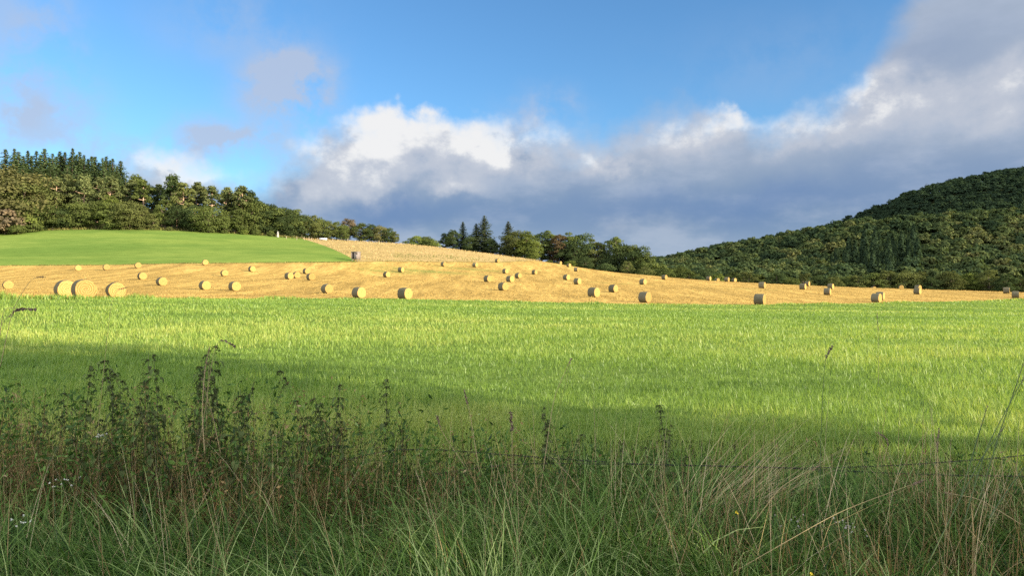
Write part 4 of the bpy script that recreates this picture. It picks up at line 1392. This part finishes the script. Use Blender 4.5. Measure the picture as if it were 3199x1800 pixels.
# weedy edge under the wood
n = 5000
u = -300 + 1990 * rng.random(n)
y = np.where(u < 945, y_wood(np.minimum(u, 944)), y_rough(np.clip(u, 945, 1675))) + rng.random(n) * 4 - 0.5
x = (u - W / 2) / F * y
V, Q, m = blades(np.stack([x, y, terrain(x, y) - 0.1], -1), (0.5 + 0.9 * rng.random(n)) * np.where(u < 945, 1, 0.6), np.where(u < 945, 0.3, 0.13), rng.random(n) * 6.283, np.abs(rng.normal(0.1, 0.2, n)), rng.random(n), 3)
stuff('edge_weeds', V, Q, {'tint': np.repeat(np.clip(rng.normal(0.08, 0.12, n) + (u > 945) * 0.5, 0, 1), m)}, M_GOLD, "weedy growth along the foot of the wood", "weeds")

# ---------------------------------------------------------------- the verge in the foreground
def fg(u, v, y):
    """A point on the verge whose tip is seen at (u, v) from y metres: x and height."""
    return (u - W / 2) / F * y, CAMZ + (CY - v) / F * y


Bs, Ls, Ws, Ys, P0, P1, Ts = [], [], [], [], [], [], []
def tuft(x, y, n, L, spread, w, t, arch, lean=None):
    a = rng.random(n) * 6.283
    r = spread * np.sqrt(rng.random(n))
    Bs.append(np.stack([x + np.cos(a) * r, y + np.sin(a) * r, np.full(n, -0.02)], -1))
    Ls.append(L * (0.5 + 0.6 * rng.random(n)))
    Ws.append(w * (0.5 + 0.6 * rng.random(n) + 0.9 * rng.random(n) ** 5))
    yaw = a + rng.normal(0, 0.7, n)
    if lean is not None:
        yaw = np.where(rng.random(n) < 0.6, lean + rng.normal(0, 0.5, n), yaw)
    Ys.append(yaw)
    P0.append(np.abs(rng.normal(0.12, 0.13, n)))
    P1.append(np.clip(rng.normal(arch, 0.6, n), 0.1, 2.9))
    Ts.append(np.clip(rng.normal(t, 0.27, n), 0, 1))


fr = np.random.default_rng(8)
for i in range(1050):
    y = 2.3 + 3.1 * fr.random() ** 1.15
    x = (fr.random() * 2 - 1) * (0.80 * y + 0.5)
    u = x / y * F + W / 2
    big = vnoise(x + 20, y + 20, 0.9, 71)
    back = np.clip((y - 3.6) / 1.8, 0, 1)
    right = np.clip((u - 1500) / 1500, 0, 1)
    L = (0.64 + 0.4 * big) * (0.82 + 0.18 * min(1, (y - 2.35) / 0.9)) * (1 - 0.28 * back) * (1 - 0.16 * right)
    tuft(x, y, int(34 + 20 * fr.random()), L, 0.075, 0.0068, 0.5 + 0.35 * (big - 0.5) - 0.1 * back + 0.12 * (y < 2.8), 1.9, lean=vnoise(x, y, 1.4, 73) * 6.28)
V, Q, m = blades(np.concatenate(Bs), np.concatenate(Ls), np.concatenate(Ws), np.concatenate(Ys), np.concatenate(P0), np.concatenate(P1), 9, power=2.0)
print('verge blades', len(np.concatenate(Ls)))
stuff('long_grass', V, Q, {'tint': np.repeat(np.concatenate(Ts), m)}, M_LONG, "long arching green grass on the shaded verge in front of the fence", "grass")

Bs, Ls, Ws, Ys, P0, P1, Ts = [], [], [], [], [], [], []
DRYSPOT = [(60, 1330, 4.4, 0.35, 22, 0.25), (180, 1290, 4.5, 0.4, 24, 0.3), (280, 1360, 4.3, 0.3, 16, 0.4), (640, 1400, 4.2, 0.2, 10, 0.3), (720, 1330, 4.5, 0.3, 12, 0.35), (980, 1400, 4.3, 0.35, 20, 0.25), (1090, 1370, 4.5, 0.3, 18, 0.22),
           (1170, 1430, 4.3, 0.3, 12, 0.3), (1440, 1470, 4.2, 0.25, 12, 0.35), (1560, 1400, 4.6, 0.25, 6, 0.55), (1720, 1450, 4.3, 0.3, 14, 0.35), (2160, 1520, 4.1, 0.3, 14, 0.35), (2080, 1480, 4.3, 0.25, 10, 0.4), (2860, 1420, 4.5, 0.22, 16, 0.5),
           (2930, 1400, 4.6, 0.2, 12, 0.55), (2960, 1600, 3.6, 0.35, 14, 0.3), (2440, 1620, 3.5, 0.3, 8, 0.3), (3120, 1620, 3.4, 0.35, 12, 0.3), (2720, 1560, 3.9, 0.3, 7, 0.4), (1300, 1560, 3.6, 0.4, 8, 0.3), (800, 1560, 3.5, 0.4, 6, 0.35)]
for (u, v, y, sp, cnt, t) in DRYSPOT:
    x, z = fg(u, v, y)
    for k in range(int(cnt * (1.5 if u < 300 else 1.15))):
        tuft(x + fr.normal(0, sp), y - 0.25 + fr.normal(0, 0.2), 18, max(0.45, z) * (0.9 + 0.35 * fr.random()), 0.05, 0.0045, t, 0.8)
# bundle of pale stalks lying over the wire
for k in range(3):
    x, z = fg(2150 + 40 * k, 1560, 4.3)
    n = 26
    Bs.append(np.stack([x + fr.normal(0, 0.1, n), 4.25 + fr.normal(0, 0.08, n), 0.15 + 0.2 * fr.random(n)], -1))
    Ls.append(0.55 + 0.5 * fr.random(n)); Ws.append(np.full(n, 0.004)); Ys.append(fr.normal(0.15, 0.3, n)); P0.append(0.75 + 0.3 * fr.random(n)); P1.append(0.4 * fr.random(n)); Ts.append(np.clip(fr.normal(0.8, 0.12, n), 0, 1))
# single dry stalks standing about
n = 950
yy = 2.8 + 2.2 * fr.random(n)
xx = (fr.random(n) * 2 - 1) * 0.78 * yy
Bs.append(np.stack([xx, yy, np.zeros(n)], -1)); Ls.append(0.6 + 0.5 * fr.random(n)); Ws.append(0.0028 + 0.0022 * fr.random(n)); Ys.append(fr.random(n) * 6.28)
P0.append(np.abs(fr.normal(0.12, 0.2, n))); P1.append(np.clip(fr.normal(0.4, 0.4, n), 0, 2)); Ts.append(np.clip(fr.normal(0.7, 0.2, n), 0, 1))
V, Q, m = blades(np.concatenate(Bs), np.concatenate(Ls), np.concatenate(Ws), np.concatenate(Ys), np.concatenate(P0), np.concatenate(P1), 7, power=1.4)
stuff('dry_grass', V, Q, {'tint': np.repeat(np.concatenate(Ts), m)}, M_DRY, "brown and straw-coloured dry grass mixed into the verge", "grass")

# low herbs and leaves under the grass
n = 5200
yy = 3.4 + 2.6 * fr.random(n)
xx = (fr.random(n) * 2 - 1) * 0.8 * yy
P = np.stack([xx, yy, 0.03 + 0.3 * fr.random(n) ** 1.3], -1)
V, Q = cards(P, fr.normal(size=(n, 3)) * 0.6 + np.array([0, -0.3, 0.7]), 0.014 + 0.024 * fr.random(n), fr, 1.7)
stuff('low_herbs', V, Q, {'tint': np.repeat(np.clip(fr.normal(0.3, 0.18, n), 0, 1), 4)}, M_LONG, "small leaves of low herbs between the verge grasses", "weeds")

# thin stems with small leaves: the tangle between the nettles
def tangle(count, dry):
    PP, TT, paths, rad = [], [], [], []
    for i in range(count):
        y = 3.9 + 1.5 * fr.random()
        u = 3300 * fr.random() ** 1.4 - 60
        x = (u - W / 2) / F * y
        hh = (0.5 + 0.6 * fr.random() ** 1.2) * (1 - 0.5 * np.clip((u - 900) / 1300, 0, 1))
        dx, dy = fr.normal(0, 0.16, 2) * hh
        k = np.linspace(0, 1, 5)
        ax = np.stack([x + dx * k ** 1.6, y + dy * k ** 1.6, hh * k], -1)
        paths.append(ax)
        rad.append(0.0016 * (1.3 - k))
        m_ = int((16 + 26 * fr.random()) * (0.45 if dry else 1))
        f = 0.25 + 0.75 * fr.random(m_)
        P = np.stack([np.interp(f, k, ax[:, j]) for j in range(3)], -1) + fr.normal(0, 0.022, (m_, 3))
        PP.append(P)
        TT.append(np.clip(fr.normal(0.22 + 0.35 * fr.random(), 0.16, m_), 0, 1))
    P, TT = np.concatenate(PP), np.concatenate(TT)
    V, Q = cards(P, fr.normal(size=(len(P), 3)) + np.array([0, -0.4, 0.6]), (0.006 + 0.011 * fr.random(len(P)) ** 1.5) * (0.7 if dry else 1), fr, 3.2)
    V2, Q2 = tubes(paths, rad, 4)
    stuff('dry_stems' if dry else 'undergrowth', np.concatenate([V, V2]), [Q, Q2 + len(V)], {'tint': np.concatenate([np.repeat(TT, 4), np.full(len(V2), 0.12)])}, M_DRY if dry else M_LONG, "tangle of dead brown stems and shrivelled leaves in the verge" if dry else "tangle of thin green stems and small leaves between the nettles", "weeds")


tangle(1250, False)
tangle(620, True)

# ---------------------------------------------------------------- nettles and other single plants
M_NLEAF = leafy("nettle_leaf", [(0.0, (0.07, 0.07, 0.034)), (0.5, (0.1, 0.13, 0.05)), (1.0, (0.17, 0.22, 0.08))], 0.3, (1.1, 1.1, 0.6))
M_NSTEM = plain("nettle_stem", (0.07, 0.06, 0.035), 0.8, 0.3, 20)


def make_nettle(seed, h=1.2, lush=1.0):
    r = np.random.default_rng(seed)
    k = np.linspace(0, 1, 9)
    bx, by = r.normal(0, 0.09, 2)
    ax = np.stack([bx * k ** 2 + 0.012 * np.sin(9 * k + seed), by * k ** 2, h * k], -1)
    paths, rad = [ax], [0.0042 * (1.15 - k)]
    VV, QQ, TT, off = [], [], [], 0
    z, node = 0.22 * h, 0
    while z < h * 0.985:
        f = z / h
        s = np.array([np.interp(f, k, ax[:, j]) for j in range(3)])
        size = lush * (0.066 * math.sin(min(1, (1 - f) * 1.25 + 0.12) * math.pi * 0.5) + 0.012) * (0.55 + 0.8 * r.random())
        for j in range(2):
            if r.random() < 0.15 + 0.2 * f:
                continue
            th = node * 1.5708 + j * math.pi + r.normal(0, 0.25)
            d = np.array([math.cos(th), math.sin(th), 0])
            sd = np.array([-d[1], d[0], 0])
            pet = s + d * size * 0.45 + np.array([0, 0, size * 0.15])
            paths.append([s, pet])
            rad.append([0.0014, 0.001])
            dr = r.uniform(0.5, 1.25)
            pr = [(0, 0.04), (0.18, 0.42), (0.42, 0.5), (0.72, 0.3), (1, 0.02)]
            P = []
            for a, wd in pr:
                ang = dr * a
                c = pet + (d * math.sin(max(0.05, 1.5 - ang)) + np.array([0, 0, math.cos(1.5 - ang * -1.0) * 1.0])) * a * size * 1.3
                P += [c - sd * wd * size * 0.62 + np.array([0, 0, 0.12 * wd * size]), c + np.array([0, 0, -0.05 * size * wd]), c + sd * wd * size * 0.62 + np.array([0, 0, 0.12 * wd * size])]
            P = np.array(P)
            VV.append(P)
            i = np.arange(4)[:, None] * 3 + np.arange(2)[None]
            QQ.append(np.stack([i, i + 1, i + 4, i + 3], -1).reshape(-1, 4) + off)
            TT.append(np.full(15, np.clip(r.normal(0.42 + 0.2 * f, 0.18), 0, 1)))
            off += 15
            # hanging seed strings in the upper half
            if f > 0.5 and r.random() < 0.9:
                for q in range(3):
                    a2 = th + r.normal(0, 0.6)
                    e = s + np.array([math.cos(a2), math.sin(a2), 0]) * 0.02
                    ln = 0.02 + 0.05 * r.random() * (1.2 - f) * 2
                    m_ = 6
                    tt = np.linspace(0, 1, m_)
                    pts = s + (np.stack([np.cos(a2) * tt, np.sin(a2) * tt, 0.3 * tt - 1.4 * tt * tt], -1)) * ln
                    V_, Q_ = cards(np.repeat(pts, 2, 0) + r.normal(0, 0.003, (2 * m_, 3)), r.normal(size=(2 * m_, 3)), 0.008, r, 1.3)
                    VV.append(V_)
                    QQ.append(Q_ + off)
                    off += len(V_)
                    TT.append(np.full(len(V_), np.clip(r.normal(0.3, 0.15), 0, 1)))
        z += h * (0.07 - 0.033 * f) * (0.85 + 0.3 * r.random())
        node += 1
    t = root('nettle')
    V, Q = tubes(paths, rad, 5)
    link('stem', mesh('stem', V, Q, smooth=True), M_NSTEM, t)
    link('foliage', mesh('foliage', np.concatenate(VV), np.concatenate(QQ), {'tint': np.concatenate(TT)}), M_NLEAF, t)
    t['h'] = h
    return t


NETT = [(160, 1215, 4.6), (255, 1118, 4.7), (300, 1200, 4.5), (372, 1155, 4.6), (398, 1190, 4.4), (428, 1098, 4.8), (452, 1082, 4.7), (475, 1190, 4.5), (530, 1100, 4.7), (547, 1092, 4.9), (572, 1165, 4.5), (605, 1118, 4.6), (622, 1125, 4.4),
        (652, 1078, 4.8), (690, 1122, 4.6), (712, 1130, 4.7), (748, 1215, 4.5), (770, 1190, 4.7), (826, 1290, 4.3), (905, 1300, 4.5), (940, 1310, 4.3), (985, 1240, 4.6), (1018, 1148, 4.8), (1012, 1200, 4.6), (1075, 1250, 4.6), (1120, 1190, 4.8), (1176, 1160, 4.8),
        (1150, 1260, 4.5), (1292, 1345, 4.6), (1400, 1390, 4.5), (1680, 1260, 4.8), (1700, 1300, 4.6), (1695, 1350, 4.4), (1905, 1375, 4.7), (1935, 1400, 4.5), (2052, 1315, 4.8), (2118, 1250, 4.9), (2095, 1370, 4.6), (2030, 1400, 4.5), (60, 1260, 4.5), (690, 1260, 4.2), (520, 1260, 4.2), (420, 1290, 4.2), (330, 1320, 4.2)]
NLAB = {428: "tall leaning nettle at the dense clump's outer side", 452: "tallest nettle of the dense clump, its tip over the sunlit meadow", 530: "dark nettle with drooping leaves in the dense clump", 652: "tall nettle beside the pale dry stalk", 1018: "lone slim nettle after the dense clump",
        1176: "nettle with reddish seed strings closing the second group", 1680: "nettle standing mid verge against the meadow", 2118: "last tall nettle before the bare wires", 255: "thin nettle nearest the outer end of the verge"}
nprot = [make_nettle(s, 1.2, l) for s, l in ((1, 1.0), (2, 0.85), (3, 0.75), (4, 1.1), (5, 0.7))]
for i, (u, v, y) in enumerate(NETT):
    p = nprot[i % 5]
    o = p if i < 5 else copy_tree(p)
    x, z = fg(u, v, y)
    s = max(0.5, z) / 1.2
    o.location = (x, y, 0)
    o.scale = (0.55 + 0.5 * s, 0.55 + 0.5 * s, s)
    o.rotation_euler = (fr.normal(0, 0.1), fr.normal(0.06, 0.12), fr.random() * 6.28)
    tag(o, NLAB.get(u, f"seeding nettle in the verge, {ORD[i % 30]} along the nettle row" if i < 30 else f"seeding nettle in the second half of the row, {ORD[i - 30]} along it"), "nettle", "nettles along the fence")

M_SEED = plain("seed_head", (0.2, 0.14, 0.1), 0.9, 0.3, 60)
M_CULM = plain("dry_culm", (0.42, 0.32, 0.16), 0.8, 0.25, 30)
M_GSTEM = plain("green_stem", (0.08, 0.12, 0.04), 0.7, 0.25, 30)
M_PETALY = plain("yellow_petal", (0.75, 0.55, 0.02), 0.6, 0.1, 30)
M_PETALW = plain("white_petal", (0.62, 0.62, 0.52), 0.6, 0.1, 30)
M_FLUFF = plain("grey_fluff", (0.42, 0.38, 0.34), 0.9, 0.2, 60)


def culm(pts, lab, head=0.12, thick=0.002, spiky=0.008, stem_mat=None, cat='grass stalk', group='seeding grass stalks'):
    """A grass stalk along pts (column, row, metres) that ends in a seed head."""
    P = np.array([[(u - W / 2) / F * y, y, CAMZ + (CY - v) / F * y] for u, v, y in pts])
    s = np.linspace(0, len(P) - 1, 30)
    C = np.stack([np.interp(s, np.arange(len(P)), P[:, j]) for j in range(3)], -1)
    for _ in range(12):
        C[1:-1] = (C[:-2] + 2 * C[1:-1] + C[2:]) / 4
    o0 = C[0].copy()
    C -= o0
    t = tag(root('grass_stalk', o0), lab, cat, group)
    V, Q = tubes([C], [np.linspace(thick, thick * 0.4, 30)], 5)
    link('stem', mesh('stem', V, Q, smooth=True), stem_mat or M_CULM, t)
    d = np.concatenate([[0], np.cumsum(np.linalg.norm(np.diff(C, axis=0), axis=1))])
    n = int(head / 0.0016)
    f = d[-1] - head * fr.random(n)
    B = np.stack([np.interp(f, d, C[:, j]) for j in range(3)], -1)
    V, Q = cards(B + fr.normal(0, spiky * 0.35, (n, 3)), fr.normal(size=(n, 3)), spiky, fr, 2.0)
    link('seed_head', mesh('seed_head', V, Q), M_SEED, t)


culm([(600, 1500, 4.0), (640, 1300, 4.0), (665, 1095, 4.0), (690, 1055, 4.0), (735, 1085, 4.0)], "stalk with dark drooping seed head over the sunlit meadow", 0.09, 0.0016, 0.007)
culm([(0, 1150, 3.2), (40, 960, 3.2), (100, 866, 3.2), (143, 866, 3.2)], "thin stalk arching high before the outermost bale", 0.05, 0.0014, 0.004)
culm([(0, 1050, 3.4), (10, 960, 3.4), (60, 965, 3.4), (115, 968, 3.4)], "thin brown stalk bowed over the meadow's outer corner", 0.07, 0.0014, 0.007)
culm([(-40, 1200, 3.4), (0, 1010, 3.4), (50, 968, 3.4), (75, 964, 3.4)], "short bowed stalk next to the frame's outer edge", 0.08, 0.0014, 0.007)
culm([(300, 1400, 3.9), (345, 950, 3.9), (365, 905, 3.9), (395, 900, 3.9)], "hair-thin stalk reaching up to the stubble below the biggest bale", 0.04, 0.001, 0.004)
culm([(640, 1420, 4.1), (630, 1290, 4.1), (640, 1150, 4.1), (655, 1085, 4.1)], "thick pale straw stalk standing in the nettle clump", 0.16, 0.0038, 0.005)
culm([(690, 1420, 4.2), (665, 1300, 4.2), (630, 1180, 4.2)], "pale stalk crossing behind the thick straw one", 0.08, 0.002, 0.005)
culm([(1690, 1520, 4.2), (1730, 1240, 4.2), (1785, 1120, 4.2)], "pale slanting stalk mid verge against the sunlit meadow", 0.05, 0.0022, 0.006)
culm([(1460, 1470, 4.3), (1380, 1350, 4.3), (1365, 1300, 4.3)], "straw stalk bent toward the nettles mid verge", 0.07, 0.0024, 0.007)
culm([(1500, 1490, 4.2), (1470, 1300, 4.2), (1450, 1220, 4.2)], "upright straw stalk beside the bent one", 0.08, 0.0022, 0.007)
culm([(1600, 1500, 4.2), (1600, 1340, 4.2), (1596, 1290, 4.2)], "reddish seed stalk in the middle of the verge", 0.1, 0.002, 0.01)
culm([(2560, 1700, 3.4), (2563, 1400, 3.4), (2575, 1120, 3.4), (2600, 1085, 3.4)], "tall thin upright stem crossing both wires", 0.06, 0.0018, 0.007, M_GSTEM)
culm([(2745, 1200, 4.0), (2745, 1050, 4.0), (2740, 980, 4.0)], "faint reddish seed stalk over the far meadow", 0.1, 0.0008, 0.003)
culm([(2930, 1640, 3.9), (2928, 1380, 3.9), (2935, 1340, 3.9)], "feathery pale stalk standing in the dry tussock", 0.12, 0.0018, 0.006)
culm([(2760, 1440, 4.2), (2775, 1390, 4.2), (2770, 1370, 4.2), (2735, 1350, 4.2)], "drooping brown seed stalk between the wires", 0.12, 0.0016, 0.006)
culm([(2350, 1640, 3.9), (2440, 1520, 3.9), (2560, 1455, 3.9)], "straw stalk lying over the wire crossing", 0.05, 0.0024, 0.005)
culm([(3190, 1640, 3.6), (3060, 1560, 3.6), (2950, 1540, 3.6)], "yellow stalk lying flat below the wires", 0.04, 0.0026, 0.004)
culm([(2290, 1790, 3.2), (2620, 1600, 3.2), (2890, 1500, 3.2)], "long pale stalk leaning toward the dry tussock", 0.06, 0.002, 0.006)
for i, pts in enumerate([[(3010, 1640, 3.4), (3080, 1400, 3.4), (3210, 1160, 3.4)], [(3000, 1560, 3.5), (3050, 1380, 3.5), (3085, 1270, 3.5)], [(2900, 1760, 3.3), (3060, 1440, 3.3), (3140, 1330, 3.3)], [(3060, 1560, 3.5), (3130, 1330, 3.5), (3200, 1130, 3.5)], [(3090, 1620, 3.5), (3150, 1530, 3.5), (3215, 1440, 3.5)]]):
    culm(pts, f"stout green stem slanting across the wires, {ORD[i]} of five from the fence's middle", 0.06, 0.003, 0.003, M_GSTEM, 'weed', 'slanting green stems')


def flower(u, v, y, lab, petal_mat, n, spread, size, name, cat):
    x, z = fg(u, v, y)
    t = tag(root(name, (x, y, 0)), lab, cat)
    tips = np.array([[fr.normal(0, spread), fr.normal(0, spread * 0.6), z + fr.normal(0, spread * 0.35)] for _ in range(n)])
    V, Q = tubes([[(0, 0, 0), (0.2 * a[0], 0.2 * a[1], z * 0.6), tuple(a)] for a in tips[:max(1, n // 6)]] , [[0.002, 0.0016, 0.001]] * max(1, n // 6), 4)
    link('stem', mesh('stem', V, Q, smooth=True), M_GSTEM, t)
    P = np.repeat(tips, 6, 0) + fr.normal(0, size * 0.5, (n * 6, 3))
    V, Q = cards(P, fr.normal(size=(len(P), 3)) + np.array([0, -0.8, 0.6]), size, fr, 1.4)
    link('blossom', mesh('blossom', V, Q), petal_mat, t)


flower(2299, 1602, 3.7, "single small yellow flower below the lying straw", M_PETALY, 1, 0.005, 0.009, 'yellow_flower', 'flower')
flower(2530, 1795, 3.0, "tiny yellow flower at the verge's very front", M_PETALY, 1, 0.004, 0.009, 'yellow_flower', 'flower')
flower(185, 1503, 3.2, "loose white flower sprays in long grass below the brown tussock", M_PETALW, 9, 0.05, 0.004, 'white_flower', 'flower')
flower(30, 1632, 2.8, "white flower spray low at the verge's outer corner", M_PETALW, 9, 0.045, 0.0035, 'white_flower', 'flower')
flower(312, 1362, 4.0, "few pale blossoms under the nettles", M_PETALW, 8, 0.02, 0.005, 'white_flower', 'flower')
flower(2650, 1650, 3.4, "grey fluffy seed heads in the shaded grass below the wires", M_FLUFF, 16, 0.05, 0.004, 'thistle', 'weed')
flower(2490, 1625, 3.5, "smaller greyish seed heads beside the fluffy ones", M_FLUFF, 9, 0.04, 0.004, 'thistle', 'weed')

# ---------------------------------------------------------------- the wire fence
M_WIRE = plain("rusty_wire", (0.03, 0.03, 0.032), 0.6, 0.3, 30, 0.5)


def make_fence():
    yf = 4.7
    t = tag(root('wire_fence', (0, yf, 0)), "sagging twisted wire fence running through the verge in front of the meadow", "fence")
    def wire(pts):
        u, v = np.array(pts, float).T
        uu = np.linspace(u[0], u[-1], 260)
        vv = np.interp(uu, u, v)
        for _ in range(60):
            vv[1:-1] = (vv[:-2] + 2 * vv[1:-1] + vv[2:]) / 4
        X, Z = (uu - W / 2) / F * yf, CAMZ + (CY - vv) / F * yf
        a = np.arange(260) * 0.9
        paths, rad = [], []
        for ph in (0, math.pi):
            paths.append(np.stack([X, 0.0022 * np.cos(a + ph), Z + 0.0022 * np.sin(a + ph)], -1))
            rad.append(np.full(260, 0.0015))
        for k in range(6, 255, 9):       # barbs
            c = np.array([X[k], 0, Z[k]])
            d = fr.normal(size=3) * 0.4 + np.array([0.4, 0.1, 0.9])
            d = d / np.linalg.norm(d) * 0.013
            e = np.array([d[2], 0.004, -d[0]])
            paths += [[c - d, c, c + d], [c - e, c, c + e]]
            rad += [[0.0008, 0.0016, 0.0008]] * 2
        V, Q = tubes(paths, rad, 4)
        link('wire', mesh('wire', V, Q, smooth=True), M_WIRE, t)
    wire([(-420, 1400), (-150, 1490), (900, 1500), (1180, 1405), (1300, 1400), (1500, 1416), (1700, 1432), (2000, 1453), (2276, 1459), (2552, 1465), (2773, 1458), (3049, 1439), (3199, 1425), (3700, 1370)])
    wire([(-420, 1480), (900, 1540), (1240, 1500), (1600, 1448), (2200, 1455), (2552, 1468), (2718, 1478), (2938, 1486), (3199, 1490), (3700, 1495)])
    for u in (-420, 3700):
        x = (u - W / 2) / F * yf
        V, Q = tubes([[(x, 0.06, -0.3), (x, 0.06, 0.5), (x + 0.01, 0.06, 1.05), (x + 0.01, 0.06, 1.1)]], [[0.055, 0.05, 0.048, 0.02]], 8)
        link('post', mesh('post', V, Q, smooth=True), M_POST, t)


make_fence()

# ---------------------------------------------------------------- the roadside trees whose shade lies over the verge
s2, p2 = np.array([math.sin(SUN_AZ), math.cos(SUN_AZ)]), np.array([-math.cos(SUN_AZ), math.sin(SUN_AZ)])
for i, (A, c, hh, rx, seed) in enumerate([(14, 4.9, 15.3, 6.2, 91), (18, -4.5, 13.5, 5.8, 92)]):
    t = broadleaf(seed, hh, rx, 0.2, 64, 210, 0.3, 'roadside_tree')
    q = s2 * A + p2 * c
    t.location = (q[0], q[1], 0)
    for ch in t.children:
        if ch.name.startswith('crown'):
            ch.color = (*G_OAK, 1)
    tag(t, ["leafy roadside tree behind the viewpoint that shades the verge", "second leafy roadside tree behind the viewpoint, farther along the road"][i], "tree")
